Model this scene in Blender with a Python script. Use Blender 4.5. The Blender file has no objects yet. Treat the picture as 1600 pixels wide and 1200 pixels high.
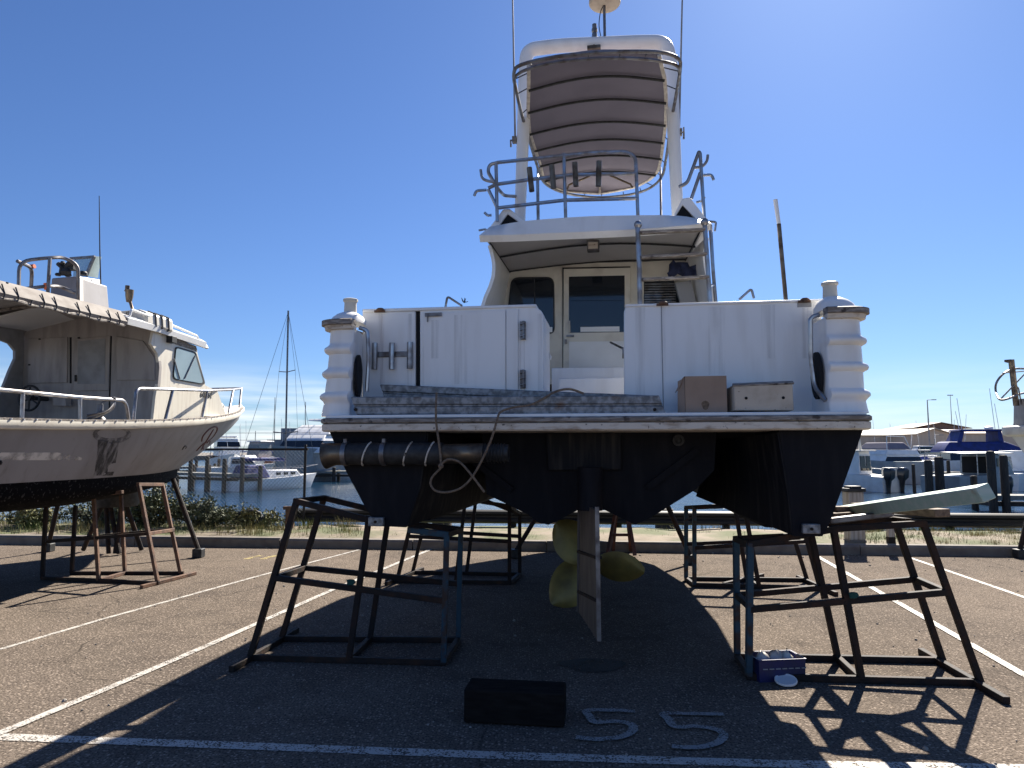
import bpy, bmesh, math, random
from mathutils import Vector, Matrix, Quaternion
from mathutils.geometry import intersect_ray_tri as RAYTRI
random.seed(7)
R = math.radians
SC = bpy.context.scene
COL = SC.collection
# ------------------------------------------------------------------ camera
F_PX, HOR = 1109.0, 702.0                # focal length and horizon row, in pixels of a 1600 px wide frame
PITCH = math.atan((HOR - 600.0) / F_PX)
CAM_H = 1.6
cam_d = bpy.data.cameras.new('camera')
cam = bpy.data.objects.new('camera', cam_d); COL.objects.link(cam)
cam_d.sensor_width = 36.0; cam_d.lens = F_PX / 1600.0 * 36.0
cam_d.clip_start = 0.05; cam_d.clip_end = 4000.0
cam.location = (0, 0, CAM_H); cam.rotation_euler = (math.pi / 2 + PITCH, 0, 0)
SC.camera = cam
# ------------------------------------------------------------------ sky, sun, exposure
SUN_EL, SUN_AZ = R(40.0), R(25.5)        # azimuth to the right of straight ahead
world = bpy.data.worlds.new('World'); SC.world = world; world.use_nodes = True
wt = world.node_tree; wn = wt.nodes; wl = wt.links
bg = wn['Background']; bg.inputs['Strength'].default_value = 0.052
sky = wn.new('ShaderNodeTexSky'); sky.sky_type = 'NISHITA'; sky.sun_disc = False
sky.sun_elevation = SUN_EL; sky.sun_rotation = SUN_AZ
sky.air_density = 1.0; sky.dust_density = 0.28; sky.ozone_density = 1.6
wtc = wn.new('ShaderNodeTexCoord')
wmap = wn.new('ShaderNodeMapping'); wmap.inputs['Scale'].default_value = (2.2, 2.2, 26.0)
wl.new(wtc.outputs['Generated'], wmap.inputs['Vector'])
wno = wn.new('ShaderNodeTexNoise'); wno.inputs['Scale'].default_value = 2.2; wno.inputs['Detail'].default_value = 6
wl.new(wmap.outputs['Vector'], wno.inputs['Vector'])
wr = wn.new('ShaderNodeMapRange'); wr.inputs[1].default_value = 0.36; wr.inputs[2].default_value = 0.64
wl.new(wno.outputs['Fac'], wr.inputs[0])
wsep = wn.new('ShaderNodeSeparateXYZ'); wl.new(wtc.outputs['Generated'], wsep.inputs[0])
wz = wn.new('ShaderNodeMapRange'); wz.interpolation_type = 'SMOOTHSTEP'
wz.inputs[1].default_value = 0.125; wz.inputs[2].default_value = 0.02; wl.new(wsep.outputs['Z'], wz.inputs[0])
wx = wn.new('ShaderNodeMapRange'); wx.interpolation_type = 'SMOOTHSTEP'
wx.inputs[1].default_value = 0.62; wx.inputs[2].default_value = -0.25; wx.inputs[3].default_value = 0.25
wl.new(wsep.outputs['X'], wx.inputs[0])
wm1 = wn.new('ShaderNodeMath'); wm1.operation = 'MULTIPLY'; wl.new(wr.outputs[0], wm1.inputs[0]); wl.new(wz.outputs[0], wm1.inputs[1])
wm2 = wn.new('ShaderNodeMath'); wm2.operation = 'MULTIPLY'; wl.new(wm1.outputs[0], wm2.inputs[0]); wl.new(wx.outputs[0], wm2.inputs[1])
wtint = wn.new('ShaderNodeMix'); wtint.data_type = 'RGBA'; wtint.blend_type = 'MULTIPLY'; wtint.inputs[0].default_value = 1.0
wl.new(sky.outputs[0], wtint.inputs[6]); wtint.inputs[7].default_value = (.43, .585, .87, 1)      # the clear deep blue of the photo's sky
wmix = wn.new('ShaderNodeMix'); wmix.data_type = 'RGBA'
wl.new(wm2.outputs[0], wmix.inputs[0]); wl.new(wtint.outputs[2], wmix.inputs[6]); wmix.inputs[7].default_value = (8.6, 8.9, 9.2, 1)
wl.new(wmix.outputs[2], bg.inputs['Color'])
sun_d = bpy.data.lights.new('sun', 'SUN'); sun_d.energy = 5.0; sun_d.angle = R(0.53); sun_d.color = (1.0, 0.93, 0.82)
sun = bpy.data.objects.new('sun', sun_d); COL.objects.link(sun)
TO_SUN = Vector((math.sin(SUN_AZ) * math.cos(SUN_EL), math.cos(SUN_AZ) * math.cos(SUN_EL), math.sin(SUN_EL)))
sun.rotation_euler = (-TO_SUN).to_track_quat('-Z', 'Y').to_euler()
SC.view_settings.view_transform = 'Standard'; SC.view_settings.look = 'None'
SC.view_settings.exposure = 1.42; SC.view_settings.gamma = 1.0
SC.cycles.use_denoising = True
SC.cycles.max_bounces = 8
# ------------------------------------------------------------------ measuring helpers: pixels of the 1600x1200 photo to points of the place
CAM_O = Vector((0, 0, CAM_H))
CF = Vector((0, math.cos(PITCH), math.sin(PITCH))); CU = Vector((0, -math.sin(PITCH), math.cos(PITCH)))
def ray(px, py): return CF + Vector((1, 0, 0)) * ((px - 800.0) / F_PX) + CU * ((600.0 - py) / F_PX)
def gp(px, py, w=0.0):
    d = ray(px, py); t = (w - CAM_H) / d.z
    return CAM_O + d * t
def at(px, py, Y):
    d = ray(px, py); return CAM_O + d * (Y / d.y)
class Frame:
    """a boat's own axes: u to starboard, v forward, w up"""
    def __init__(s, x, y, yaw, z=0.0):
        s.o = Vector((x, y, z)); s.yaw = yaw
        s.a = Vector((math.sin(yaw), math.cos(yaw), 0)); s.r = Vector((math.cos(yaw), -math.sin(yaw), 0))
    def loc(s, p):
        q = p - s.o; return Vector((q.dot(s.r), q.dot(s.a), q.z))
    def wor(s, q): return s.o + s.r * q[0] + s.a * q[1] + Vector((0, 0, q[2]))
    def v(s, px, py, v):
        d = ray(px, py); t = (v - (CAM_O - s.o).dot(s.a)) / d.dot(s.a); return s.loc(CAM_O + d * t)
    def u(s, px, py, u):
        d = ray(px, py); t = (u - (CAM_O - s.o).dot(s.r)) / d.dot(s.r); return s.loc(CAM_O + d * t)
    def w(s, px, py, w):
        d = ray(px, py); t = (w + s.o.z - CAM_H) / d.z; return s.loc(CAM_O + d * t)
# ------------------------------------------------------------------ mesh builder
class MB:
    def __init__(s): s.vs = []; s.fs = []; s.sm = []
    def add(s, vs, fs, smooth=False):
        b = len(s.vs); s.vs += [Vector(v) for v in vs]
        for f in fs: s.fs.append([b + i for i in f]); s.sm.append(smooth)
        return s
    def box(s, lo, hi):
        (x0, y0, z0), (x1, y1, z1) = lo, hi
        return s.add([(x0,y0,z0),(x1,y0,z0),(x1,y1,z0),(x0,y1,z0),(x0,y0,z1),(x1,y0,z1),(x1,y1,z1),(x0,y1,z1)],
                     [(0,3,2,1),(4,5,6,7),(0,1,5,4),(1,2,6,5),(2,3,7,6),(3,0,4,7)])
    def beam(s, p, q, w, h, up=(0, 0, 1), ext=0.0):
        p, q = Vector(p), Vector(q); d = (q - p).normalized(); p = p - d * ext; q = q + d * ext
        up = Vector(up)
        if abs(d.dot(up.normalized())) > 0.98: up = Vector((0, 1, 0)) if abs(d.y) < .9 else Vector((1, 0, 0))
        x = d.cross(up).normalized(); y = x.cross(d).normalized()
        c = [(-w/2, -h/2), (w/2, -h/2), (w/2, h/2), (-w/2, h/2)]
        vs = [p + x*a + y*b for a, b in c] + [q + x*a + y*b for a, b in c]
        return s.add(vs, [(3,2,1,0),(4,5,6,7),(0,1,5,4),(1,2,6,5),(2,3,7,6),(3,0,4,7)])
    def tube(s, pts, r, n=8, closed=False, caps=True, flat=1.0):
        pts = [Vector(p) for p in pts]; m = len(pts)
        rs = r if isinstance(r, (list, tuple)) else [r] * m
        tg = []
        for i in range(m):
            a = pts[(i-1) % m] if (closed or i > 0) else pts[i]; b = pts[(i+1) % m] if (closed or i < m-1) else pts[i]
            tg.append((b - a).normalized())
        t0 = tg[0]; nx = t0.cross(Vector((0, 0, 1)))
        if nx.length < 1e-3: nx = Vector((1, 0, 0))
        nx.normalize(); vs = []
        for i in range(m):
            if i: 
                q = tg[i-1].rotation_difference(tg[i]); nx = (q @ nx); nx = (nx - tg[i]*nx.dot(tg[i])).normalized()
            ny = tg[i].cross(nx)
            for k in range(n):
                a = 2*math.pi*(k+.5)/n; vs.append(pts[i] + nx*math.cos(a)*rs[i] + ny*math.sin(a)*rs[i]*flat)
        fs = []
        for i in range(m if closed else m-1):
            j = (i+1) % m
            for k in range(n):
                l = (k+1) % n; fs.append((i*n+k, i*n+l, j*n+l, j*n+k))
        s.add(vs, fs, True)
        if caps and not closed:
            b = len(s.vs) - m*n
            s.fs.append([b+k for k in range(n)][::-1]); s.sm.append(False)
            s.fs.append([b+(m-1)*n+k for k in range(n)]); s.sm.append(False)
        return s
    def rod(s, p, q, r, n=8): return s.tube([p, q], r, n)
    def prism(s, poly, vec):
        n = len(poly); vec = Vector(vec); a = [Vector(p) for p in poly]
        return s.add(a + [p + vec for p in a], [tuple(range(n))[::-1], tuple(range(n, 2*n))] + [(i, (i+1) % n, n+(i+1) % n, n+i) for i in range(n)])
    def loft(s, rings, closed=True, caps=True, smooth=True):
        n = len(rings[0]); m = len(rings); vs = [p for r in rings for p in r]; fs = []
        for i in range(m-1):
            for k in range(n if closed else n-1):
                l = (k+1) % n; fs.append((i*n+k, i*n+l, (i+1)*n+l, (i+1)*n+k))
        s.add(vs, fs, smooth)
        if caps:
            b = len(s.vs) - n*m
            s.fs.append([b+k for k in range(n)][::-1]); s.sm.append(False)
            s.fs.append([b+(m-1)*n+k for k in range(n)]); s.sm.append(False)
        return s
    def lathe(s, prof, c, n=16, ax=None):
        c = Vector(c); q = Vector((0,0,1)).rotation_difference(Vector(ax).normalized()) if ax else Quaternion()
        rings = [[c + q @ Vector((r*math.cos(2*math.pi*k/n), r*math.sin(2*math.pi*k/n), z)) for k in range(n)] for r, z in prof]
        return s.loft(rings)
    def ball(s, c, r, n=10):
        r3 = r if isinstance(r, (tuple, list)) else (r, r, r); c = Vector(c); rings = []
        for i in range(1, n//2):
            th = math.pi*i/(n//2)
            rings.append([c + Vector((r3[0]*math.sin(th)*math.cos(2*math.pi*k/n), r3[1]*math.sin(th)*math.sin(2*math.pi*k/n), r3[2]*math.cos(th))) for k in range(n)])
        return s.loft(rings)
    def quad(s, a, b, c, d): return s.add([a, b, c, d], [(0, 1, 2, 3)])
    def ribbon(s, pts, w, z=None):
        pts = [Vector(p) for p in pts]; n = len(pts); vs = []
        for i in range(n):
            d = (pts[min(i+1, n-1)] - pts[max(i-1, 0)]); d.z = 0; d.normalize(); x = Vector((d.y, -d.x, 0)) * w/2
            for sg in (-1, 1):
                p = pts[i] + x*sg; 
                if z is not None: p.z = z
                vs.append(p)
        return s.add(vs, [(2*i, 2*i+1, 2*i+3, 2*i+2) for i in range(n-1)])
    def shell(s, grid, th):
        """a sheet of points (rows) given thickness along its normal"""
        m, n = len(grid), len(grid[0]); g = [[Vector(p) for p in r] for r in grid]; off = []
        for i in range(m):
            ro = []
            for k in range(n):
                du = g[i][min(k+1, n-1)] - g[i][max(k-1, 0)]; dv = g[min(i+1, m-1)][k] - g[max(i-1, 0)][k]
                nn = du.cross(dv); ro.append(g[i][k] + (nn.normalized()*th if nn.length > 1e-9 else Vector((0,0,th))))
            off.append(ro)
        vs = [p for r in g for p in r] + [p for r in off for p in r]; N = m*n; fs = []
        for i in range(m-1):
            for k in range(n-1):
                a = i*n+k; fs.append((a, a+1, a+n+1, a+n)); fs.append((N+a+n, N+a+n+1, N+a+1, N+a))
        bd = [(0, k) for k in range(n)] + [(i, n-1) for i in range(1, m)] + [(m-1, k) for k in range(n-2, -1, -1)] + [(i, 0) for i in range(m-2, 0, -1)]
        for (i, k), (j, l) in zip(bd, bd[1:] + bd[:1]):
            a, b = i*n+k, j*n+l; fs.append((b, a, N+a, N+b))
        return s.add(vs, fs, True)
    def build(s, name, material, parent=None, world=False, bevel=0.0, angle=35, label=None, normals=True):
        me = bpy.data.meshes.new(name)
        if world and parent is not None:
            inv = parent.matrix_basis.inverted(); vs = [inv @ v for v in s.vs]
        else: vs = s.vs
        me.from_pydata([tuple(v) for v in vs], [], s.fs)
        for p, f in zip(me.polygons, s.sm): p.use_smooth = f
        if normals:
            bm = bmesh.new(); bm.from_mesh(me); bmesh.ops.recalc_face_normals(bm, faces=bm.faces); bm.to_mesh(me); bm.free()
        me.set_sharp_from_angle(angle=R(angle))
        me.materials.append(material); me.validate(); me.update()
        o = bpy.data.objects.new(name, me); COL.objects.link(o)
        if parent is not None: o.parent = parent
        if bevel:
            b = o.modifiers.new('bevel', 'BEVEL'); b.width = bevel; b.segments = 2; b.limit_method = 'ANGLE'; b.angle_limit = R(40)
        if label: o['label'] = label
        return o
def rounded(pts, rad, seg=5, closed=False):
    """round the corners of a polyline"""
    pts = [Vector(p) for p in pts]; n = len(pts); out = []
    rads = rad if isinstance(rad, (list, tuple)) else [rad]*n
    for i in range(n):
        if not closed and i in (0, n-1): out.append(pts[i]); continue
        p, a, b = pts[i], pts[i-1], pts[(i+1) % n]
        l = min(rads[i], (a-p).length*.49, (b-p).length*.49)
        if l < 1e-4: out.append(p); continue
        s0 = p + (a-p).normalized()*l; s1 = p + (b-p).normalized()*l
        for k in range(seg+1):
            t = k/seg; out.append(s0*(1-t)**2 + p*(2*t*(1-t)) + s1*t**2)
    return out
def smoothline(pts, seg=6, closed=False):
    pts = [Vector(p) for p in pts]; n = len(pts); out = []
    g = (lambda i: pts[i % n]) if closed else (lambda i: pts[max(0, min(n-1, i))])
    for i in range(n if closed else n-1):
        p0, p1, p2, p3 = g(i-1), g(i), g(i+1), g(i+2)
        for k in range(seg):
            t = k/seg; out.append(.5*((2*p1) + (p2-p0)*t + (2*p0-5*p1+4*p2-p3)*t*t + (3*p1-p0-3*p2+p3)*t**3))
    if not closed: out.append(pts[-1])
    return out
def thing(name, label, cat, loc=(0, 0, 0), rotz=0.0, group=None):
    o = bpy.data.objects.new(name, None); COL.objects.link(o); o.location = loc; o.rotation_euler = (0, 0, rotz)
    o.empty_display_size = .2
    o.matrix_basis = Matrix.Translation(Vector(loc)) @ Matrix.Rotation(rotz, 4, 'Z')
    o['label'] = label; o['category'] = cat
    if group: o['group'] = group
    return o
def tag(o, label, cat, group=None):
    o['label'] = label; o['category'] = cat
    if group: o['group'] = group
    return o
def solid(name, mb, m, label, cat, group=None, **k):
    """a thing that is one mesh: origin moved to the middle of its base"""
    lo = Vector((min(v.x for v in mb.vs), min(v.y for v in mb.vs), min(v.z for v in mb.vs)))
    hi = Vector((max(v.x for v in mb.vs), max(v.y for v in mb.vs), max(v.z for v in mb.vs)))
    c = Vector(((lo.x+hi.x)/2, (lo.y+hi.y)/2, lo.z))
    mb.vs = [v - c for v in mb.vs]
    o = mb.build(name, m, **k); o.location = c
    return tag(o, label, cat, group)
def struct(name, mb, m, kind='structure', **k):
    o = mb.build(name, m, **k); o['kind'] = kind; return o
def copy_thing(src, loc, rotz, label, group=None):
    r = src.copy(); COL.objects.link(r); r.location = loc; r.rotation_euler = (0, 0, rotz); r['label'] = label
    if group: r['group'] = group
    for c in list(src.children):
        d = c.copy(); COL.objects.link(d); d.parent = r
        for g in c.children:
            e = g.copy(); COL.objects.link(e); e.parent = d
    return r
# ------------------------------------------------------------------ materials
def mat(name, col, rough=.5, metal=0.0, spec=.5, col2=None, nscale=6.0, stretch=(1, 1, 1), lo=.4, hi=.65, detail=6,
        col3=None, n3=2.0, lo3=.5, hi3=.7, st3=(1, 1, 1), bump=0.0, bscale=60.0, coat=0.0, alpha=1.0, rvar=0.0):
    m = bpy.data.materials.new(name); m.use_nodes = True; t = m.node_tree; N = t.nodes; K = t.links
    b = N['Principled BSDF']; b.inputs['Roughness'].default_value = rough; b.inputs['Metallic'].default_value = metal
    b.inputs['Specular IOR Level'].default_value = spec; b.inputs['Base Color'].default_value = (*col, 1)
    b.inputs['Coat Weight'].default_value = coat; b.inputs['Alpha'].default_value = alpha
    tc = N.new('ShaderNodeTexCoord')
    def noise(scale, st, det):
        mp = N.new('ShaderNodeMapping'); mp.inputs['Scale'].default_value = st; K.new(tc.outputs['Object'], mp.inputs['Vector'])
        n = N.new('ShaderNodeTexNoise'); n.inputs['Scale'].default_value = scale; n.inputs['Detail'].default_value = det
        K.new(mp.outputs[0], n.inputs['Vector']); return n
    def ramp(n, a, z):
        r = N.new('ShaderNodeMapRange'); r.inputs[1].default_value = a; r.inputs[2].default_value = z; K.new(n.outputs['Fac'], r.inputs[0]); return r
    src = None
    if col2:
        n = noise(nscale, stretch, detail); r = ramp(n, lo, hi)
        mx = N.new('ShaderNodeMix'); mx.data_type = 'RGBA'; K.new(r.outputs[0], mx.inputs[0])
        mx.inputs[6].default_value = (*col, 1); mx.inputs[7].default_value = (*col2, 1); src = mx
        if rvar:
            q = N.new('ShaderNodeMapRange'); q.inputs[3].default_value = rough; q.inputs[4].default_value = min(1, rough+rvar)
            K.new(r.outputs[0], q.inputs[0]); K.new(q.outputs[0], b.inputs['Roughness'])
    if col3:
        n = noise(n3, st3, 5); r = ramp(n, lo3, hi3)
        mx = N.new('ShaderNodeMix'); mx.data_type = 'RGBA'; K.new(r.outputs[0], mx.inputs[0])
        if src: K.new(src.outputs[2], mx.inputs[6])
        else: mx.inputs[6].default_value = (*col, 1)
        mx.inputs[7].default_value = (*col3, 1); src = mx
    if src: K.new(src.outputs[2], b.inputs['Base Color'])
    if bump:
        n = noise(bscale, (1, 1, 1), 4); bp = N.new('ShaderNodeBump'); bp.inputs['Strength'].default_value = bump
        bp.inputs['Distance'].default_value = .02; K.new(n.outputs['Fac'], bp.inputs['Height']); K.new(bp.outputs[0], b.inputs['Normal'])
    return m
M = {}
M['gelcoat'] = mat('gelcoat', (.82, .815, .80), .32, col2=(.70, .68, .65), nscale=3.0, stretch=(2.6, 2.6, .4), lo=.5, hi=.85, col3=(.50, .46, .40), n3=1.1, lo3=.62, hi3=.85, bump=.03, bscale=8)
M['cream'] = mat('cream_gelcoat', (.74, .69, .58), .4, col2=(.55, .48, .38), nscale=4, stretch=(6, 6, .5), lo=.5, hi=.85, bump=.03, bscale=12)
M['antifoul'] = mat('antifoul_paint', (.005, .0055, .009), .7, spec=.18, col2=(.013, .0125, .016), nscale=5, stretch=(3, 3, .6), lo=.45, hi=.8, bump=.08, bscale=30)
M['antifoul_worn'] = mat('worn_antifoul', (.006, .0065, .010), .65, spec=.2, col2=(.045, .04, .036), nscale=4, stretch=(5, 5, .4), lo=.48, hi=.8, bump=.1, bscale=30)
M['rubber'] = mat('black_rubber', (.012, .012, .013), .6, col2=(.03, .03, .03), nscale=20)
M['strake'] = mat('worn_rubbing_strake', (.17, .145, .125), .75, col2=(.32, .29, .26), nscale=9, stretch=(1.2, 3, 8), lo=.45, hi=.62, col3=(.05, .04, .035), n3=14, lo3=.58, hi3=.68, bump=.2, bscale=40)
M['strake_pale'] = mat('pale_rubbing_strake', (.62, .56, .48), .6, col2=(.33, .25, .18), nscale=7, stretch=(1, 3, 3), lo=.5, hi=.7, col3=(.06, .045, .035), n3=30, lo3=.64, hi3=.70, bump=.2, bscale=40)
M['stainless'] = mat('stainless_tube', (.42, .42, .44), .28, 1.0, col2=(.25, .23, .22), nscale=8, rvar=.3)
M['dull_steel'] = mat('dull_steel', (.22, .22, .23), .42, .85, col2=(.14, .12, .11), nscale=12, rvar=.2)
M['galv'] = mat('galvanised_steel', (.30, .31, .32), .55, .55, col2=(.14, .145, .15), nscale=26, lo=.4, hi=.62, col3=(.16, .09, .05), n3=4, lo3=.66, hi3=.8, bump=.1, bscale=70)
M['alu'] = mat('aluminium_sheet', (.48, .50, .52), .45, .6, col2=(.34, .35, .36), nscale=5)
M['rust'] = mat('rusty_dark_steel', (.020, .015, .013), .75, .0, spec=.25, col2=(.055, .026, .015), nscale=10, lo=.45, hi=.72, col3=(.012, .012, .014), n3=4, lo3=.5, hi3=.7, bump=.25, bscale=60)
M['bluesteel'] = mat('flaking_blue_steel', (.022, .058, .085), .6, .0, spec=.3, col2=(.05, .03, .022), nscale=9, lo=.48, hi=.6, bump=.2, bscale=60)
M['rust_red'] = mat('red_oxide_steel', (.12, .035, .022), .65, .1, col2=(.05, .022, .016), nscale=9, bump=.2)
M['rust_brown'] = mat('brown_rusty_steel', (.16, .085, .05), .75, .1, col2=(.07, .04, .028), nscale=10, lo=.4, hi=.65, bump=.25)
M['glass'] = mat('dark_glass', (.012, .016, .022), .06, spec=.6)
M['paleglass'] = mat('pale_glass', (.18, .26, .27), .07, spec=.6, alpha=.45)
M['canvas'] = mat('grey_canvas', (.205, .188, .225), .9, spec=.2, col2=(.18, .165, .2), nscale=2.0, bump=.1, bscale=9)
M['canvas_edge'] = mat('cream_canvas_hem', (.62, .57, .50), .8, col2=(.45, .4, .34), nscale=14)
M['brass'] = mat('propeller_bronze', (.25, .21, .06), .5, .2, col2=(.12, .10, .035), nscale=5, lo=.4, hi=.7, bump=.08, bscale=30)
M['rudder'] = mat('worn_rudder_metal', (.12, .095, .078), .6, .1, col2=(.055, .043, .036), nscale=6, stretch=(5, 5, .6), lo=.4, hi=.65, bump=.12)
M['pipe'] = mat('heat_stained_steel', (.20, .155, .11), .38, .85, col2=(.09, .07, .055), nscale=9, rvar=.3)
M['dark'] = mat('dark_void', (.006, .006, .008), .9)
M['bluecloth'] = mat('navy_cloth', (.018, .025, .07), .9, col2=(.01, .013, .035), nscale=20, bump=.4, bscale=14)
M['cardboard'] = mat('cardboard', (.34, .245, .18), .85, col2=(.28, .20, .145), nscale=5, bump=.05)
M['foam'] = mat('grubby_cream_box', (.54, .46, .36), .8, col2=(.38, .30, .22), nscale=7, lo=.45, hi=.75, col3=(.06, .045, .035), n3=22, lo3=.68, hi3=.76, bump=.06)
M['rope'] = mat('weathered_rope', (.22, .16, .11), .9, col2=(.12, .085, .06), nscale=60, bump=.5, bscale=120)
M['wood'] = mat('weathered_timber', (.20, .135, .085), .8, col2=(.10, .065, .042), nscale=6, stretch=(8, 1, 8), lo=.4, hi=.65, bump=.2, bscale=40)
M['darkwood'] = mat('dark_pile_timber', (.06, .045, .034), .85, col2=(.025, .02, .017), nscale=4, stretch=(6, 6, .5), bump=.3, bscale=20)
M['palewood'] = mat('pale_post_timber', (.46, .42, .36), .8, col2=(.28, .24, .2), nscale=6, stretch=(6, 6, .4), bump=.1)
M['greenplank'] = mat('pale_green_paint', (.34, .47, .40), .6, col2=(.44, .52, .46), nscale=4, stretch=(1, 6, 6), col3=(.3, .24, .16), n3=7, lo3=.68, hi3=.76)
M['bluebox'] = mat('blue_plastic', (.008, .012, .085), .45, col2=(.012, .018, .06), nscale=9)
M['rag'] = mat('crumpled_rags', (.50, .47, .42), .85, col2=(.22, .2, .19), nscale=14, bump=.4, bscale=20)
M['white'] = mat('white_paint', (.78, .78, .77), .4, col2=(.70, .69, .665), nscale=2)
M['whitedirty_shaded'] = mat('dirty_shaded_white', (.25, .24, .248), .55, col2=(.185, .172, .172), nscale=2.0, stretch=(2, 2, .6), lo=.4, hi=.8, col3=(.13, .12, .118), n3=3, st3=(4, 4, .3), lo3=.6, hi3=.85, bump=.04, bscale=10)  # dirty white with shade darkened into its base colour
M['offwhite'] = mat('yellowed_white', (.66, .62, .53), .5, col2=(.48, .43, .36), nscale=4, lo=.5, hi=.8)
M['greypaint'] = mat('grey_paint', (.30, .30, .31), .6, col2=(.22, .22, .22), nscale=5)
M['cabin_shade'] = mat('grubby_shaded_panel', (.36, .33, .31), .6, col2=(.23, .21, .2), nscale=3, stretch=(3, 3, .6), lo=.45, hi=.75)  # shade inside the wheelhouse put into a greyer panel colour, with grubby mottling
M['bootstripe'] = mat('black_boot_stripe', (.004, .004, .005), .85, spec=.05, col2=(.05, .047, .045), nscale=30, lo=.58, hi=.68)
M['concrete'] = mat('kerb_concrete', (.19, .165, .14), .9, col2=(.12, .10, .088), nscale=5, lo=.4, hi=.7, bump=.3, bscale=40)
M['darkrail'] = mat('dark_rail_steel', (.014, .015, .018), .55, .0, spec=.3, col2=(.03, .027, .026), nscale=4, stretch=(.4, 4, 4))
M['fencewire'] = mat('fence_wire', (.14, .15, .15), .5, .6)
M['redstain'] = mat('dark_red_lettering', (.085, .018, .02), .6)
M['blacktext'] = mat('black_lettering', (.03, .03, .035), .6)
M['orange'] = mat('orange_hull', (.42, .09, .025), .5, col2=(.3, .06, .02), nscale=3)
M['bluecover'] = mat('blue_boat_cover', (.02, .035, .19), .7, col2=(.014, .022, .11), nscale=2, bump=.2, bscale=6)
M['greyhull'] = mat('grey_hull', (.26, .29, .31), .4, col2=(.2, .22, .24), nscale=1.5)
M['shedwall'] = mat('beige_shed_wall', (.60, .49, .38), .8, col2=(.54, .44, .34), nscale=.5, stretch=(3, 3, .3))
M['shedroof'] = mat('pale_shed_roof', (.44, .385, .31), .7, col2=(.38, .33, .27), nscale=.4)
M['shedroof_red'] = mat('pinkish_shed_roof', (.34, .25, .2), .7, col2=(.40, .29, .23), nscale=.4)
M['shedtrim'] = mat('brown_roof_trim', (.16, .11, .08), .7)
M['bldgrey'] = mat('grey_render', (.25, .25, .27), .8)
M['engine'] = mat('black_outboard', (.012, .012, .015), .3, coat=.3)
M['pontoon'] = mat('pontoon_deck', (.24, .24, .22), .85, col2=(.15, .15, .14), nscale=3)
M['leaf'] = mat('bush_leaf', (.075, .095, .035), .7, col2=(.13, .13, .06), nscale=3)
M['grassdry'] = mat('dry_grass', (.30, .25, .10), .8, col2=(.10, .14, .035), nscale=2.2, lo=.42, hi=.6)
M['orangetape'] = mat('orange_tape', (.6, .14, .05), .6)
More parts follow.
